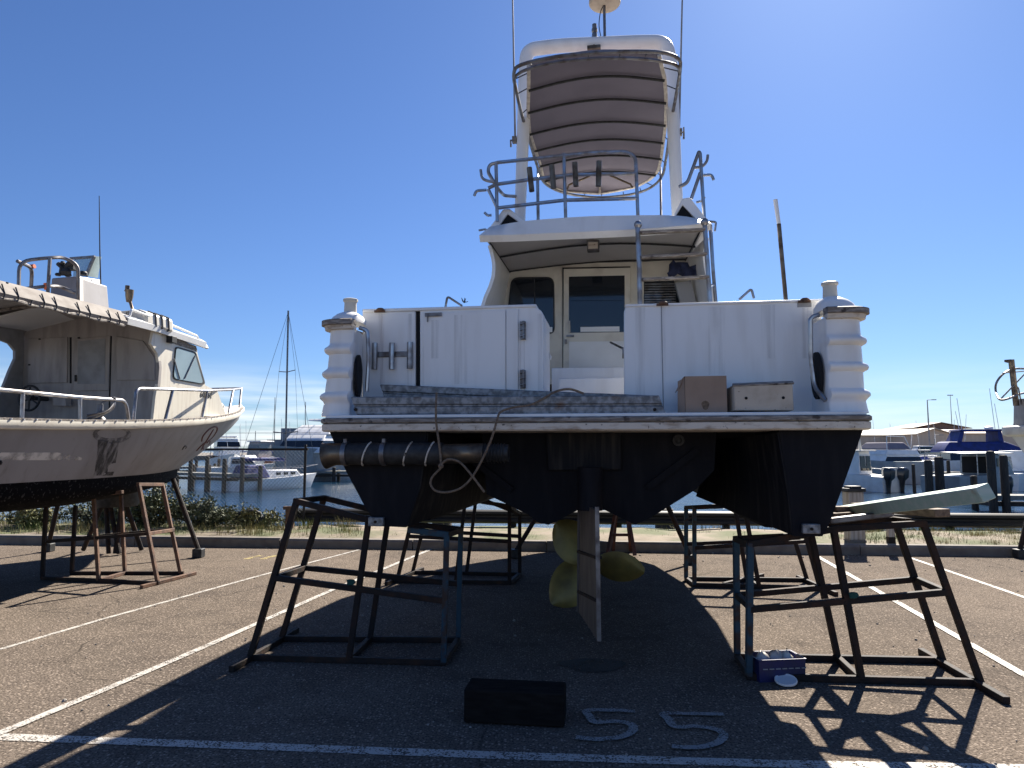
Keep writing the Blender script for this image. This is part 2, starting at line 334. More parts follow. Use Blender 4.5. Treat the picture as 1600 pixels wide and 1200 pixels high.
def m_asphalt():
    m = bpy.data.materials.new('asphalt'); m.use_nodes = True; t = m.node_tree; N = t.nodes; K = t.links; b = N['Principled BSDF']
    tc = N.new('ShaderNodeTexCoord')
    def noise(s, d=5, rough=.6):
        n = N.new('ShaderNodeTexNoise'); n.inputs['Scale'].default_value = s; n.inputs['Detail'].default_value = d; n.inputs['Roughness'].default_value = rough
        K.new(tc.outputs['Object'], n.inputs['Vector']); return n
    def rng(o, a, z, c=0., d=1.):
        r = N.new('ShaderNodeMapRange'); r.inputs[1].default_value = a; r.inputs[2].default_value = z; r.inputs[3].default_value = c; r.inputs[4].default_value = d
        K.new(o, r.inputs[0]); return r.outputs[0]
    def mix(f, a, c):
        x = N.new('ShaderNodeMix'); x.data_type = 'RGBA'; K.new(f, x.inputs[0])
        if isinstance(a, tuple): x.inputs[6].default_value = (*a, 1)
        else: K.new(a, x.inputs[6])
        x.inputs[7].default_value = (*c, 1); return x.outputs[2]
    big = noise(.45, 4); mid = noise(2.6, 5); fine = noise(64, 4, .75)
    c = mix(rng(big.outputs[0], .38, .66), (.176, .143, .115), (.136, .112, .092))
    c = mix(rng(mid.outputs[0], .5, .8, 0, .65), c, (.06, .050, .044))
    c = mix(rng(fine.outputs[0], .52, .41, 0, .8), c, (.034, .027, .023))
    v = N.new('ShaderNodeTexVoronoi'); v.inputs['Scale'].default_value = 58; K.new(tc.outputs['Object'], v.inputs['Vector'])
    sp = N.new('ShaderNodeSeparateColor'); K.new(v.outputs['Color'], sp.inputs[0])
    pick = rng(sp.outputs[0], .66, .8); near = rng(v.outputs['Distance'], .5, .32)
    mm = N.new('ShaderNodeMath'); mm.operation = 'MULTIPLY'; K.new(pick, mm.inputs[0]); K.new(near, mm.inputs[1])
    c = mix(mm.outputs[0], c, (.30, .245, .20))
    v2 = N.new('ShaderNodeTexVoronoi'); v2.inputs['Scale'].default_value = 5.5; K.new(tc.outputs['Object'], v2.inputs['Vector'])
    sp2 = N.new('ShaderNodeSeparateColor'); K.new(v2.outputs['Color'], sp2.inputs[0])
    m2 = N.new('ShaderNodeMath'); m2.operation = 'MULTIPLY'; K.new(rng(sp2.outputs[1], .86, .9), m2.inputs[0]); K.new(rng(v2.outputs['Distance'], .075, .05), m2.inputs[1])
    c = mix(m2.outputs[0], c, (.3, .28, .25))
    dn = noise(1.3, 3); dm = N.new('ShaderNodeMix'); dm.data_type = 'VECTOR'; dm.inputs[0].default_value = .22; K.new(tc.outputs['Object'], dm.inputs[4]); K.new(dn.outputs['Color'], dm.inputs[5])
    v3 = N.new('ShaderNodeTexVoronoi'); v3.feature = 'DISTANCE_TO_EDGE'; v3.inputs['Scale'].default_value = .62; K.new(dm.outputs[1], v3.inputs['Vector'])
    m3 = N.new('ShaderNodeMath'); m3.operation = 'MULTIPLY'; K.new(rng(v3.outputs['Distance'], .006, .002), m3.inputs[0]); K.new(rng(big.outputs[0], .5, .62, 0, .8), m3.inputs[1])
    c = mix(m3.outputs[0], c, (.03, .026, .023))
    st = noise(.9, 6, .7); c = mix(rng(st.outputs[0], .58, .74, 0, .55), c, (.05, .043, .038))
    K.new(c, b.inputs['Base Color'])
    b.inputs['Roughness'].default_value = .95; b.inputs['Specular IOR Level'].default_value = .03; b.inputs['Specular Tint'].default_value = (1, .86, .74, 1)
    add = N.new('ShaderNodeMath'); K.new(fine.outputs[0], add.inputs[0]); K.new(v.outputs['Distance'], add.inputs[1]); 
    bp = N.new('ShaderNodeBump'); bp.inputs['Strength'].default_value = .8; bp.inputs['Distance'].default_value = .006
    K.new(add.outputs[0], bp.inputs['Height']); K.new(bp.outputs[0], b.inputs['Normal'])
    return m
def m_paint(name, col, wear=.5, scale=9):
    m = bpy.data.materials.new(name); m.use_nodes = True; t = m.node_tree; N = t.nodes; K = t.links; b = N['Principled BSDF']
    b.inputs['Base Color'].default_value = (*col, 1); b.inputs['Roughness'].default_value = .7
    tc = N.new('ShaderNodeTexCoord'); a = N.new('ShaderNodeTexNoise'); a.inputs['Scale'].default_value = 85; a.inputs['Detail'].default_value = 3
    c = N.new('ShaderNodeTexNoise'); c.inputs['Scale'].default_value = scale; c.inputs['Detail'].default_value = 5
    K.new(tc.outputs['Object'], a.inputs['Vector']); K.new(tc.outputs['Object'], c.inputs['Vector'])
    s = N.new('ShaderNodeMath'); s.operation = 'MULTIPLY_ADD'; s.inputs[1].default_value = .55; K.new(c.outputs[0], s.inputs[0]); K.new(a.outputs[0], s.inputs[2])
    r = N.new('ShaderNodeMapRange'); r.inputs[1].default_value = .66 + wear*.3; r.inputs[2].default_value = .80 + wear*.3; r.inputs[3].default_value = 1; r.inputs[4].default_value = 0.04
    K.new(s.outputs[0], r.inputs[0]); K.new(r.outputs[0], b.inputs['Alpha']); return m
def m_water():
    m = bpy.data.materials.new('harbour_water'); m.use_nodes = True; t = m.node_tree; N = t.nodes; K = t.links; b = N['Principled BSDF']
    b.inputs['Base Color'].default_value = (.008, .03, .06, 1); b.inputs['Roughness'].default_value = .09; b.inputs['IOR'].default_value = 1.33
    tc = N.new('ShaderNodeTexCoord'); mp = N.new('ShaderNodeMapping'); mp.inputs['Scale'].default_value = (.55, 1.5, 1); K.new(tc.outputs['Object'], mp.inputs[0])
    a = N.new('ShaderNodeTexNoise'); a.inputs['Scale'].default_value = 1.5; a.inputs['Detail'].default_value = 5; K.new(mp.outputs[0], a.inputs['Vector'])
    bp = N.new('ShaderNodeBump'); bp.inputs['Strength'].default_value = .4; bp.inputs['Distance'].default_value = .3; K.new(a.outputs[0], bp.inputs['Height']); K.new(bp.outputs[0], b.inputs['Normal'])
    return m
M['asphalt'] = m_asphalt(); M['paint'] = m_paint('worn_white_paint', (.44, .41, .37), .38); M['spray'] = m_paint('sprayed_white_paint', (.24, .24, .235), .42, 14)
M['yellowpaint'] = m_paint('worn_yellow_paint', (.42, .33, .12), .12); M['water'] = m_water()
M['sand'] = mat('sandy_verge', (.23, .185, .135), .95, col2=(.15, .12, .085), nscale=3.5, col3=(.085, .095, .035), n3=.9, lo3=.44, hi3=.58, bump=.4, bscale=18)
M['stain'] = m_paint('oil_stain', (.012, .012, .013), .55, 5)
def m_smear(name, col, lo, hi, st, amax=1.0):
    m = bpy.data.materials.new(name); m.use_nodes = True; t = m.node_tree; N = t.nodes; K = t.links; bs = N['Principled BSDF']; bs.inputs['Base Color'].default_value = (*col, 1); bs.inputs['Roughness'].default_value = .7
    tc = N.new('ShaderNodeTexCoord'); mp = N.new('ShaderNodeMapping'); mp.inputs['Scale'].default_value = st; K.new(tc.outputs['Object'], mp.inputs[0]); a = N.new('ShaderNodeTexNoise'); a.inputs['Scale'].default_value = 4; a.inputs['Detail'].default_value = 6; K.new(mp.outputs[0], a.inputs[0])
    r = N.new('ShaderNodeMapRange'); r.inputs[1].default_value = lo; r.inputs[2].default_value = hi; r.inputs[4].default_value = amax; K.new(a.outputs[0], r.inputs[0]); K.new(r.outputs[0], bs.inputs['Alpha']); return m

M['headliner'] = mat('grey_headliner', (.46, .44, .43), .6, col2=(.38, .36, .35), nscale=1.6)
M['awning'] = mat('faded_awning', (.27, .245, .22), .85, col2=(.19, .165, .145), nscale=5, stretch=(2, 1, 2))
# ================================================================== SETTING
# the kerb line, measured at the foot of the kerb
KL, KR = gp(-700, 842), gp(2300, 879)
kd = (KR - KL).normalized(); kn = Vector((-kd.y, kd.x, 0))            # kn points away from the viewer
def kp(s, d, z=0.0): return KL + kd*s + kn*d + Vector((0, 0, z))      # along the kerb, beyond the kerb, up
KLEN = (KR - KL).length
b = MB(); b.quad(kp(-60, .06), kp(KLEN+60, .06), Vector((70, -40, 0)), Vector((-70, -40, 0))); struct('ground', b, M['asphalt'])
b = MB()
s = -10.0
while s < KLEN + 20:
    l = 2.4 + random.uniform(-.3, .3)
    z = .15 + random.uniform(-.006, .006)
    pr = [(0, 0), (0, z-.03), (.03, z), (.17, z), (.17, -.05), (0, -.05)]
    b.loft([[kp(s+.006, d, h) for d, h in pr], [kp(s+l-.006, d + random.uniform(-.004, .004), h) for d, h in pr]], smooth=False); s += l
struct('kerb', b, M['concrete'])
# sandy verge with a soft uneven surface, falling to the water
b = MB(); rows = []
for i, d in enumerate((.17, .5, .9, 1.4, 1.9, 2.4, 2.7, 2.9, 3.1)):
    rows.append([kp(-10 + k*.5, d, (.13, .16, .17, .17, .15, .11, 0, -.7, -2.2)[i] + (random.uniform(-.025, .025) if 0 < i < 6 else 0)) for k in range(int((KLEN+30)/.5))])
b.loft(rows, closed=False, caps=False); struct('verge', b, M['sand'])
WATER = -1.5
b = MB(); b.quad((-900, 8, WATER), (900, 8, WATER), (900, 1500, WATER), (-900, 1500, WATER)); struct('water', b, M['water'])
# far quays
b = MB(); b.box((18, 92, -3), (420, 420, -.1)); b.box((-500, 210, -3), (18, 420, -.3)); struct('far_quay', b, M['concrete'])
# painted bay lines
def line(pts, w, m='paint', z=.004):
    b = MB(); q = [gp(*p) for p in pts]; pp = []
    for a, c in zip(q, q[1:]):
        n = max(2, int((c-a).length/.25)); pp += [a.lerp(c, k/n) for k in range(n)]
    pp.append(q[-1]); b.ribbon(pp, w, z); struct('road_marking', b, M[m], normals=False)
line([(-500, 1132), (0, 1152), (800, 1182), (1240, 1195), (1750, 1204)], .09)
line([(-60, 1172), (160, 1080.5), (320, 1011.6), (525, 920), (689, 852.5)], .066, z=.008)
line([(-100, 1043), (0, 1015), (160, 968), (405, 900), (587, 852.5)], .05)
line([(1262.5, 861.5), (1440, 963.5), (1600, 1055.6), (1750, 1142)], .07, z=.008)
line([(1394, 862), (1600, 933.4), (1800, 1003)], .062)
line([(-90, 853.5), (50, 849.5)], .09)
line([(383, 874), (408, 868)], .09, 'yellowpaint'); line([(409, 874), (432, 868)], .09, 'yellowpaint')
for pts in ([(992, 1114), (955, 1112.5), (918, 1113), (921, 1122), (930, 1131.5), (958, 1130), (982, 1133), (990, 1140), (984, 1149), (962, 1156), (930, 1158), (900, 1155)],
            [(1131, 1119), (1085, 1118), (1038, 1117.5), (1044, 1126), (1056, 1138.5), (1090, 1138), (1120, 1143), (1131, 1152), (1122, 1163), (1098, 1170), (1070, 1171), (1050, 1169)]):
    b = MB(); b.ribbon(smoothline([gp(*p) for p in pts], 5), .052, .012); struct('bay_number', b, M['spray'], normals=False)
b = MB(); c = gp(927, 1040); b.add([c + Vector((.24*math.cos(t)*(1+.15*math.sin(3*t)), .17*math.sin(t), .005)) for t in [k*math.pi/10 for k in range(20)]], [tuple(range(20))]); struct('oil_stain', b, M['stain'], normals=False)
# ================================================================== THE CRUISER ON STANDS
BF = Frame(.48, 5.01, R(8.5)); V_ = BF.v; W_ = BF.w
def PV(v, *pts): return [V_(x, y, v) for x, y in pts]
cru = thing('motor_cruiser', 'white flybridge motor cruiser propped on steel stands, seen from its square stern with black underside', 'boat', BF.o, -BF.yaw)
VT, VC, VB = .12, .62, .50                        # sponson transom, centre transom, cockpit bulwark
WTOP = 1.755
def top(p): return Vector((p.x, p.y, WTOP + .01))
# two sponsons and the centre hull: one antifouled underside
sr = PV(VT, (1217, 690), (1232, 766), (1240, 838), (1285, 838), (1297, 816), (1352, 680)); sr = [top(sr[0])] + sr[1:-1] + [top(sr[-1])]
sl = PV(VT, (512, 680), (540, 735), (572, 795), (592, 822), (634, 824), (655, 760), (668, 680)); sl = [top(sl[0])] + sl[1:-1] + [top(sl[-1])]
ce = PV(VC, (752, 680), (760, 772), (825, 804), (842, 817), (857, 820), (874, 812), (905, 796), (945, 797), (972, 810), (992, 820), (1015, 810), (1087, 765), (1116, 735), (1120, 680))
ce = [top(ce[0])] + ce[1:-1] + [top(ce[-1])]
b = MB()                                           # two sponsons and the centre hull: one antifouled underside
def addbody(poly, um=0.12, kk=1.0):
    rings = []
    for dv, sc, lift, tp in ((0, 1, 0, 0), (.52, 1, 0, 0), (.56, 1, 0, .13), (1.6, .97, 0, .15), (3.4, .95, .0, .2), (5.0, .89, .05, .25), (6.4, .72, .16, .3), (7.5, .40, .36, .35), (8.2, .05, .62, .4)):
        rings.append([Vector((um + (p.x-um)*(sc*kk if dv > .53 else sc), p.y + dv, p.z + lift*max(0, 1-(p.z-.9)/1.2) + (tp if p.z > 1.70 else 0))) for p in poly])
    b.loft(rings, smooth=False)
addbody(sr, .12, .94); addbody(sl, .12, .975); addbody(ce)
hull = b.build('hull', M['antifoul'], cru, angle=25)
b = MB()
ra = PV(VT+.004, (1217, 676), (1232, 766), (1240, 836)); rb = PV(1.7, (1098, 690), (1098, 750), (1089, 776))
la = PV(VT+.004, (668, 676), (655, 760), (634, 822)); lb = PV(1.7, (775, 690), (772, 740), (767, 776))
for A, B in ((ra, rb), (la, lb)):
    b = MB(); g = [[A[i].lerp(B[i], k/5) for k in range(6)] for i in range(3)]; b.shell(g, .012 if A is ra else -.012)
    b.build('tunnel_wall', M['antifoul_worn'], hull)
# swimming platform with its worn rubbing strakes, wrapped round both ends
E0, E1 = V_(497, 663, .0), V_(1367, 661, .0)
def platform_ring(z0, z1, out):
    uL, uR = E0.x - out, E1.x + out; v0 = -out; r = .10 + out; pts = []
    for cx, a0 in ((uR-r, -90), (uL+r, 180)):
        if a0 == -90: pts += [(cx + r*math.cos(R(a)), v0 + r + r*math.sin(R(a))) for a in range(-90, 1, 15)] + [(uR, .62)]
        else: pts += [(uL, .62)] + [(cx + r*math.cos(R(a)), v0 + r + r*math.sin(R(a))) for a in range(180, 271, 15)]
    return pts
zt, zm, zb = 1.832, 1.79, 1.735
b = MB(); P = platform_ring(0, 0, -.02); b.loft([[(x, y, z) for x, y in P] for z in (zb+.004, zt+.022)], smooth=False)
plat = b.build('swim_platform', M['gelcoat'], cru, bevel=.006)
b = MB(); P = platform_ring(0, 0, .012); P2 = platform_ring(0, 0, -.002)
b.loft([[(x, y, z) for x, y in q] for q, z in ((P2, zm), (P, zm+.008), (P, zt-.01), (P2, zt))], smooth=False); b.build('upper_strake', M['strake'], plat)
b = MB(); P = platform_ring(0, 0, .004); P2 = platform_ring(0, 0, -.008)
b.loft([[(x, y, z) for x, y in q] for q, z in ((P2, zb-.004), (P, zb+.006), (P, zm-.006), (P2, zm-.001))], smooth=False); b.build('lower_strake', M['strake_pale'], plat)
# topsides: corner columns with rounded ribs that run on forward as strakes
def column_rows(side):
    if side > 0:
        base = [(1358, 652), (1354, 640), (1350, 624), (1348, 606), (1347, 590), (1346, 566), (1344, 545), (1343, 524), (1341, 505), (1342, 499)]; ribs = (616, 574, 533)
    else:
        base = [(504, 655), (507, 640), (510, 628), (511, 610), (513, 596), (515, 575), (517, 556), (518, 535), (519, 522), (518, 517)]; ribs = (621, 585, 548)
    P = [V_(x, y, .26) for x, y in base]
    zr = [V_(1345 if side > 0 else 512, y, .2).z for y in ribs]
    prof = []; z = zt + .02
    ztop = P[-1].z
    def uo(z):
        for a, c in zip(P, P[1:]):
            if a.z <= z <= c.z: return a.x + (c.x-a.x)*(z-a.z)/(c.z-a.z)
        return P[0].x if z < P[0].z else P[-1].x
    zs = sorted(set([z + (ztop-z)*k/40 for k in range(41)]))
    rows = []
    for z in zs:
        d = 0
        for q in zr:
            t = (z-q)/.032
            if abs(t) < 1: d = max(d, .03*math.sqrt(1-t*t))
        rows.append((z, uo(z), d))
    return rows, ztop
SIDE = {}
KS = {1: ((1.0, .93), (2.4, .90), (4, .91), (5.4, .87), (6.6, .72), (7.6, .42), (8.5, .02)), -1: ((1.0, .96), (2.4, .95), (4, .93), (5.4, .88), (6.6, .73), (7.6, .42), (8.5, .02))}
for side in (1, -1):
    rows, ztop = column_rows(side)
    ui_t = V_(1290 if side > 0 else 553, 500, VT).x; ui_b = V_(1296 if side > 0 else 545, 640, VT).x
    uf = V_(1266 if side > 0 else 566, 560, VB).x
    z0 = rows[0][0]; rings = []
    for z, uo, d in rows:
        t = (z-z0)/(ztop-z0); ui = ui_b + (ui_t-ui_b)*t; r = .13; ring = [(uf, VB+.02), (ui, VT-.3*d+.012), (ui+.012*side, VT-d)]
        U = uo + side*d
        for a in range(0, 91, 15): ring.append((U - side*r + side*r*math.sin(R(a)), VT - d + r - r*math.cos(R(a))))
        for v, k in KS[side]:
            ring.append((.12 + (U-.12)*k, v + VT))
        rings.append([Vector((x, y, z + (.0 if y < 1.2 else (y-1.2)*.03))) for x, y in ring])
    b = MB(); b.loft(rings, closed=False, caps=False)
    tside = b.build('topside', M['gelcoat'], cru, angle=50)
    # grey rubber rim, dome above it, bollard on top
    b = MB()
    def rimring(out, z):
        pts = [(ui_t, VT+.05)]; U = rows[-1][1] + side*out; r = .14
        pts.append((ui_t + .005*side, VT-out))
        for a in range(0, 91, 15): pts.append((U - side*r + side*r*math.sin(R(a)), VT - out + r - r*math.cos(R(a))))
        for v, k in KS[side]: pts.append((.12 + (U-.12)*k, v+VT))
        return [Vector((x, y, z + (.0 if y < 1.2 else (y-1.2)*.03))) for x, y in pts]
    zr = ztop
    b.loft([rimring(-.01, zr-.02), rimring(.028, zr-.012), rimring(.034, zr+.018)], closed=False, caps=False)
    b.build('rim_moulding', M['strake_pale'], tside)
    b = MB(); b.loft([rimring(.032, zr+.018), rimring(.050, zr+.022), rimring(.050, zr+.058), rimring(.03, zr+.066), rimring(-.03, zr+.067)], closed=False, caps=False)
    b.build('rim_rubber', M['strake'], tside)
    b = MB(); uc = V_(1297 if side > 0 else 548, 460, VT+.16).x
    zc = V_(1297 if side > 0 else 548, 463 if side > 0 else 487, VT+.16).z
    rr = []
    for k, f in ((0, 1.0), (.35, .93), (.65, .74), (.88, .46), (1, .26)):
        z = zr+.06 + (zc-zr-.06)*k; ring = []
        cu = uc*(.25+.75*k) + (ui_t + rows[-1][1])/2*(.75-.75*k)
        for a in range(0, 360, 20):
            hw = (rows[-1][1]-ui_t)/2*side*f
            ring.append(Vector((cu + hw*math.copysign(abs(math.cos(R(a)))**.7, math.cos(R(a))), VT+.18 + .18*f*math.copysign(abs(math.sin(R(a)))**.7, math.sin(R(a))), z)))
        rr.append(ring)
    b.loft(rr); b.build('corner_dome', M['gelcoat'], tside)
    b = MB(); b.lathe([(.052, -.03), (.05, .0), (.047, .06), (.05, .075), (.058, .082), (.058, .098), (.05, .102), (.0, .102)], (uc, VT+.16, zc), 20); b.build('bollard', M['offwhite'], cru)
    # grab rail and dark hawse hole on the slanted inner face
    if side > 0: gr = [(1280, 492, .2), (1266, 496, .2), (1267, 560, .22), (1273, 605, .22), (1290, 626, .16)]; hole = [(1289, 551), (1279, 556), (1274, 580), (1275, 610), (1285, 622), (1289, 600)]
    else: gr = [(561, 512, .2), (574, 516, .22), (576, 560, .22), (573, 612, .22)]; hole = [(558, 566), (566, 564), (571, 580), (571, 610), (556, 614)]
    b = MB(); b.tube(rounded([V_(x, y, v) for x, y, v in gr], .05), .0165); b.build('grab_rail', M['stainless'], cru)
    b = MB(); ctr = V_(*( (1281, 587) if side > 0 else (564, 588)), (VT+VB)/2-.03)
    A = Vector((ui_t-uf, VT-VB, 0)).normalized(); nrm = Vector((A.y, -A.x, 0)) * (1 if A.y*side*-1 > 0 else -1)
    if nrm.y > 0: nrm = -nrm
    b.prism([ctr + nrm*.03 + A*.115*math.cos(t) + Vector((0, 0, .17*math.sin(t))) for t in [k*math.pi/9 for k in range(18)]], -nrm*.02); b.build('hawse_hole', M['dark'], tside)
    SIDE[side] = (uf, ui_t, rows)
b = MB(); P = [(uo, v) for v, uo in ()]
# cockpit sole, side decks and foredeck
b = MB(); b.box((-1.35, .55, 1.86), (1.6, 3.4, 1.90)); b.build('cockpit_sole', M['gelcoat'], cru)
b = MB(); uR, uL = SIDE[1][2][-1][1], SIDE[-1][2][-1][1]
dk = [[Vector((.12 + (uL-.12)*k*.97, v+VT, 2.50+v*.03)), Vector((.12, v+VT, 2.56+v*.03)), Vector((.12 + (uR-.12)*k*.97, v+VT, 2.50+v*.03))] for v, k in ((3.3, .9), (4, .9), (5.4, .86), (6.6, .71), (7.6, .42), (8.4, .04))]
b.shell(dk, .03); b.build('foredeck', M['gelcoat'], cru)
# bulwark panels across the stern
def panel(name, poly, depth, m='gelcoat', parent=None, v=VB, bev=.008, label=None):
    b = MB(); b.prism(PV(v, *poly), (0, depth, 0)); return b.build(name, M[m], parent or cru, bevel=bev, label=label)
panel('bulwark', [(566, 488), (649, 486), (649, 654), (566, 654)], .14)
tp = rounded([Vector((656, 485, 0)), Vector((832, 478, 0)), Vector((849, 486, 0)), Vector((850, 654, 0)), Vector((656, 654, 0))], [0, 6, 14, 0, 0], 5)
pl = panel('bulwark', [(p.x, p.y) for p in tp], .16)
b = MB(); b.prism([V_(655, 484, VB+.02), V_(655, 654, VB+.02), V_(649, 654, VB+.02), V_(649, 485, VB+.02)], (0, .1, 0)); b.build('panel_gap', M['dark'], cru)
dr = panel('transom_door', [(662, 490), (790, 485), (790, 652), (662, 652)], -.012, v=VB-.001, bev=.004)
b = MB(); b.beam(V_(664, 492, VB-.022), V_(690, 491, VB-.022), .012, .03); b.tube([V_(668, 491, VB-.03), V_(668, 503, VB-.03)], .006); b.build('hinge', M['dull_steel'], dr)
panel('edge_strip', [(792, 484), (810, 483.5), (810, 652), (792, 652)], -.016, v=VB-.001, bev=.004)
for y in (516, 592):
    b = MB(); c = V_(817, y, VB-.012)
    b.box((c.x-.022, c.y-.014, c.z-.075), (c.x+.022, c.y+.012, c.z+.07)); b.tube([c + Vector((.006, -.022, -.07)), c + Vector((.006, -.022, .07))], .011)
    for k in (-.05, 0, .045): b.tube([c + Vector((-.02, -.026, k)), c + Vector((.022, -.026, k+.012))], .009, 6)
    b.build('latch', M['dull_steel'], cru)
rp = rounded([Vector((975, 486, 0)), Vector((980, 476, 0)), Vector((1270, 468, 0)), Vector((1284, 470, 0)), Vector((1284, 650, 0)), Vector((975, 650, 0))], [8, 6, 5, 3, 0, 0], 4)
panel('bulwark', [(p.x, p.y) for p in rp], .16)
for poly in ([(977, 475.5), (1284, 467), (1284, 471), (977, 479.5)], [(566, 483), (838, 475), (838, 479.5), (566, 488)]):
    b = MB(); q = PV(VB-.012, *poly); b.prism(q, (0, .2, 0)); b.build('capping', M['gelcoat'], cru, bevel=.006)
for x in (1036, 1258, 594):
    yy = 473.5 if x == 1036 else (468.5 if x == 1258 else 484)
    b = MB(); c = V_(x, yy, VB-.02); b.ball(c, (.035, .02, .018)); b.box((c.x-.05, c.y-.004, c.z-.02), (c.x+.04, c.y+.01, c.z-.004)); b.build('deck_fitting', M['rust_brown'], cru)
b = MB(); c = V_(1035, 565, VB); b.box((c.x-.003, VB-.004, V_(1035, 650, VB).z), (c.x+.003, VB+.01, V_(1035, 478, VB).z)); b.build('panel_seam', M['greypaint'], cru)
b = MB(); q = PV(VB-.004, (1246, 473), (1268, 472.5), (1268, 479.5), (1246, 480)); b.prism(q, (0, .01, 0)); b.build('name_plate', M['greypaint'], cru)
# return of the stern opening: inner end, steps, fuel flap
b = MB(); b.box((V_(850, 560, VB).x-.10, VB+.14, 1.88), (V_(850, 560, VB).x, 1.0, V_(850, 486, VB).z-.02)); b.build('gate_post', M['gelcoat'], cru, bevel=.02)
b = MB(); b.prism(PV(.9, (852, 540), (861, 556), (860, 562), (851, 553)), (0, .05, 0)); b.build('tag_plate', M['white'], cru)
panel('step', [(862, 575), (976, 574), (976, 640), (862, 640)], .35, v=2.4)
panel('step', [(873, 591), (976, 590), (976, 640), (873, 640)], .35, v=1.6)
b = MB(); b.tube([V_(954, 535, 2.9), V_(974, 545, 2.2), V_(974, 560, 2.2)], .012); b.build('catch', M['dull_steel'], cru)
# three rod holders on the port panel
b = MB(); zc = V_(615, 553, VB-.03).z; b.box((V_(585, 553, VB).x, VB-.012, zc-.022), (V_(641, 553, VB).x, VB, zc+.022)); br = b.build('holder_plate', M['dull_steel'], cru, bevel=.003)
for x, y0, y1 in ((585, 531, 577), (612, 529, 577), (640, 528, 576)):
    b = MB(); b.lathe([(.021, 0), (.0235, 0.0), (.0235, .215), (.021, .215), (.019, .2), (0, .2)], V_(x, y1, VB-.035), 14); b.build('rod_holder', M['stainless'], cru)
# stub rail on the port deck and starboard deck
b = MB(); b.tube(rounded(PV(1.6, (696, 480), (699, 463), (722, 478)), .03), .011); b.build('grab_rail', M['stainless'], cru)
b = MB(); c = V_(725, 473, 1.6)
for k in range(9): b.tube([c, c + Vector((random.uniform(-.04, .04), random.uniform(-.03, .03), random.uniform(0, .05)))], .0035, 5)
b.build('cable_end', M['dark'], cru)
b = MB(); b.tube(rounded(PV(1.7, (1155, 468), (1174, 451), (1178, 466)), .03), .012); b.build('grab_rail', M['stainless'], cru)
# ---------------- cabin
VBK, VFL = 3.3, 1.9
def quadbox(pts_v, name, m, parent=None, depth=.03, bev=.004):
    b = MB(); b.prism(pts_v, (0, depth, 0)); return b.build(name, M[m], parent or cru, bevel=bev)
bk = quadbox(PV(VBK, (776, 520), (793, 424), (860, 413), (930, 410.5), (1010, 409), (1075, 404), (1096, 500), (1096, 600), (776, 600)), 'cabin_bulkhead', 'offwhite', depth=.05, bev=0)
# side walls running forward, cheeks sweeping aft
for side in (-1, 1):
    if side < 0: e = [(776, 600), (780, 500), (790, 440), (793, 424)]; c = [(744, 530), (750, 480), (766, 440), (769, 415), (766, 398), (762, 384)]
    else: e = [(1096, 600), (1092, 500), (1080, 435), (1075, 404)]; c = [(1124, 530), (1118, 470), (1108, 430), (1104, 405), (1105, 390), (1108, 372)]
    ee = smoothline([V_(x, y, VBK+.01) for x, y in e], 5); n = len(ee)
    cc = smoothline([V_(x, y, 2.15) for x, y in c], 3)
    def samp(L, k): t = k*(len(L)-1); i = min(int(t), len(L)-2); return L[i].lerp(L[i+1], t-i)
    g = []
    for k in range(12):
        A, B = samp(ee, k/11), samp(cc, k/11); g.append([B.lerp(A, t) for t in (0, .33, .66, 1)])
    b = MB(); b.shell(g, .035*(-side)); b.build('cabin_cheek', M['gelcoat'], cru)
    g = []
    for k in range(12):
        A = samp(ee, k/11); tt = k/11
        g.append([Vector((A.x + side*.10, A.y, A.z)), Vector((A.x+side*.09, 5.2-.0*tt, A.z)), Vector((A.x*.8, 6.6-.9*tt, A.z))])
    b = MB(); b.shell(g, .03*side); b.build('cabin_side', M['gelcoat'], cru)
b = MB(); g = [[V_(780, 600, VBK)*1.0, V_(1092, 600, VBK)*1.0]]; A, B = V_(780, 600, VBK), V_(1092, 600, VBK); C_, D_ = V_(793, 424, VBK), V_(1075, 404, VBK)
b.prism([Vector((A.x*.8, 6.6, A.z)), Vector((B.x*.8, 6.6, B.z)), Vector((D_.x*.8, 5.7, D_.z)), Vector((C_.x*.8, 5.7, C_.z))], (0, .04, 0)); b.build('cabin_front', M['glass'], cru)
# port window
wp = rounded([Vector((790, 522, 0)), Vector((799, 434, 0)), Vector((866, 433, 0)), Vector((867, 522, 0))], [0, 12, 12, 10], 5, True)
wf = quadbox(PV(VBK, *[(p.x, p.y) for p in wp]), 'window', 'rubber', depth=-.02, bev=0)
wi = [((p.x-829)*.945+829, (p.y-478)*.955+478) for p in wp]
quadbox(PV(VBK-.019, *wi), 'pane', 'glass', wf, depth=-.006, bev=0)
b = MB(); b.beam(V_(835, 436, VBK-.028), V_(836, 516, VBK-.028), .012, .006); b.build('mullion', M['rubber'], wf)
b = MB(); b.prism(PV(VBK-.028, (843, 511), (863, 511), (863, 519), (843, 519)), (0, .003, 0)); b.build('sticker', M['white'], wf)
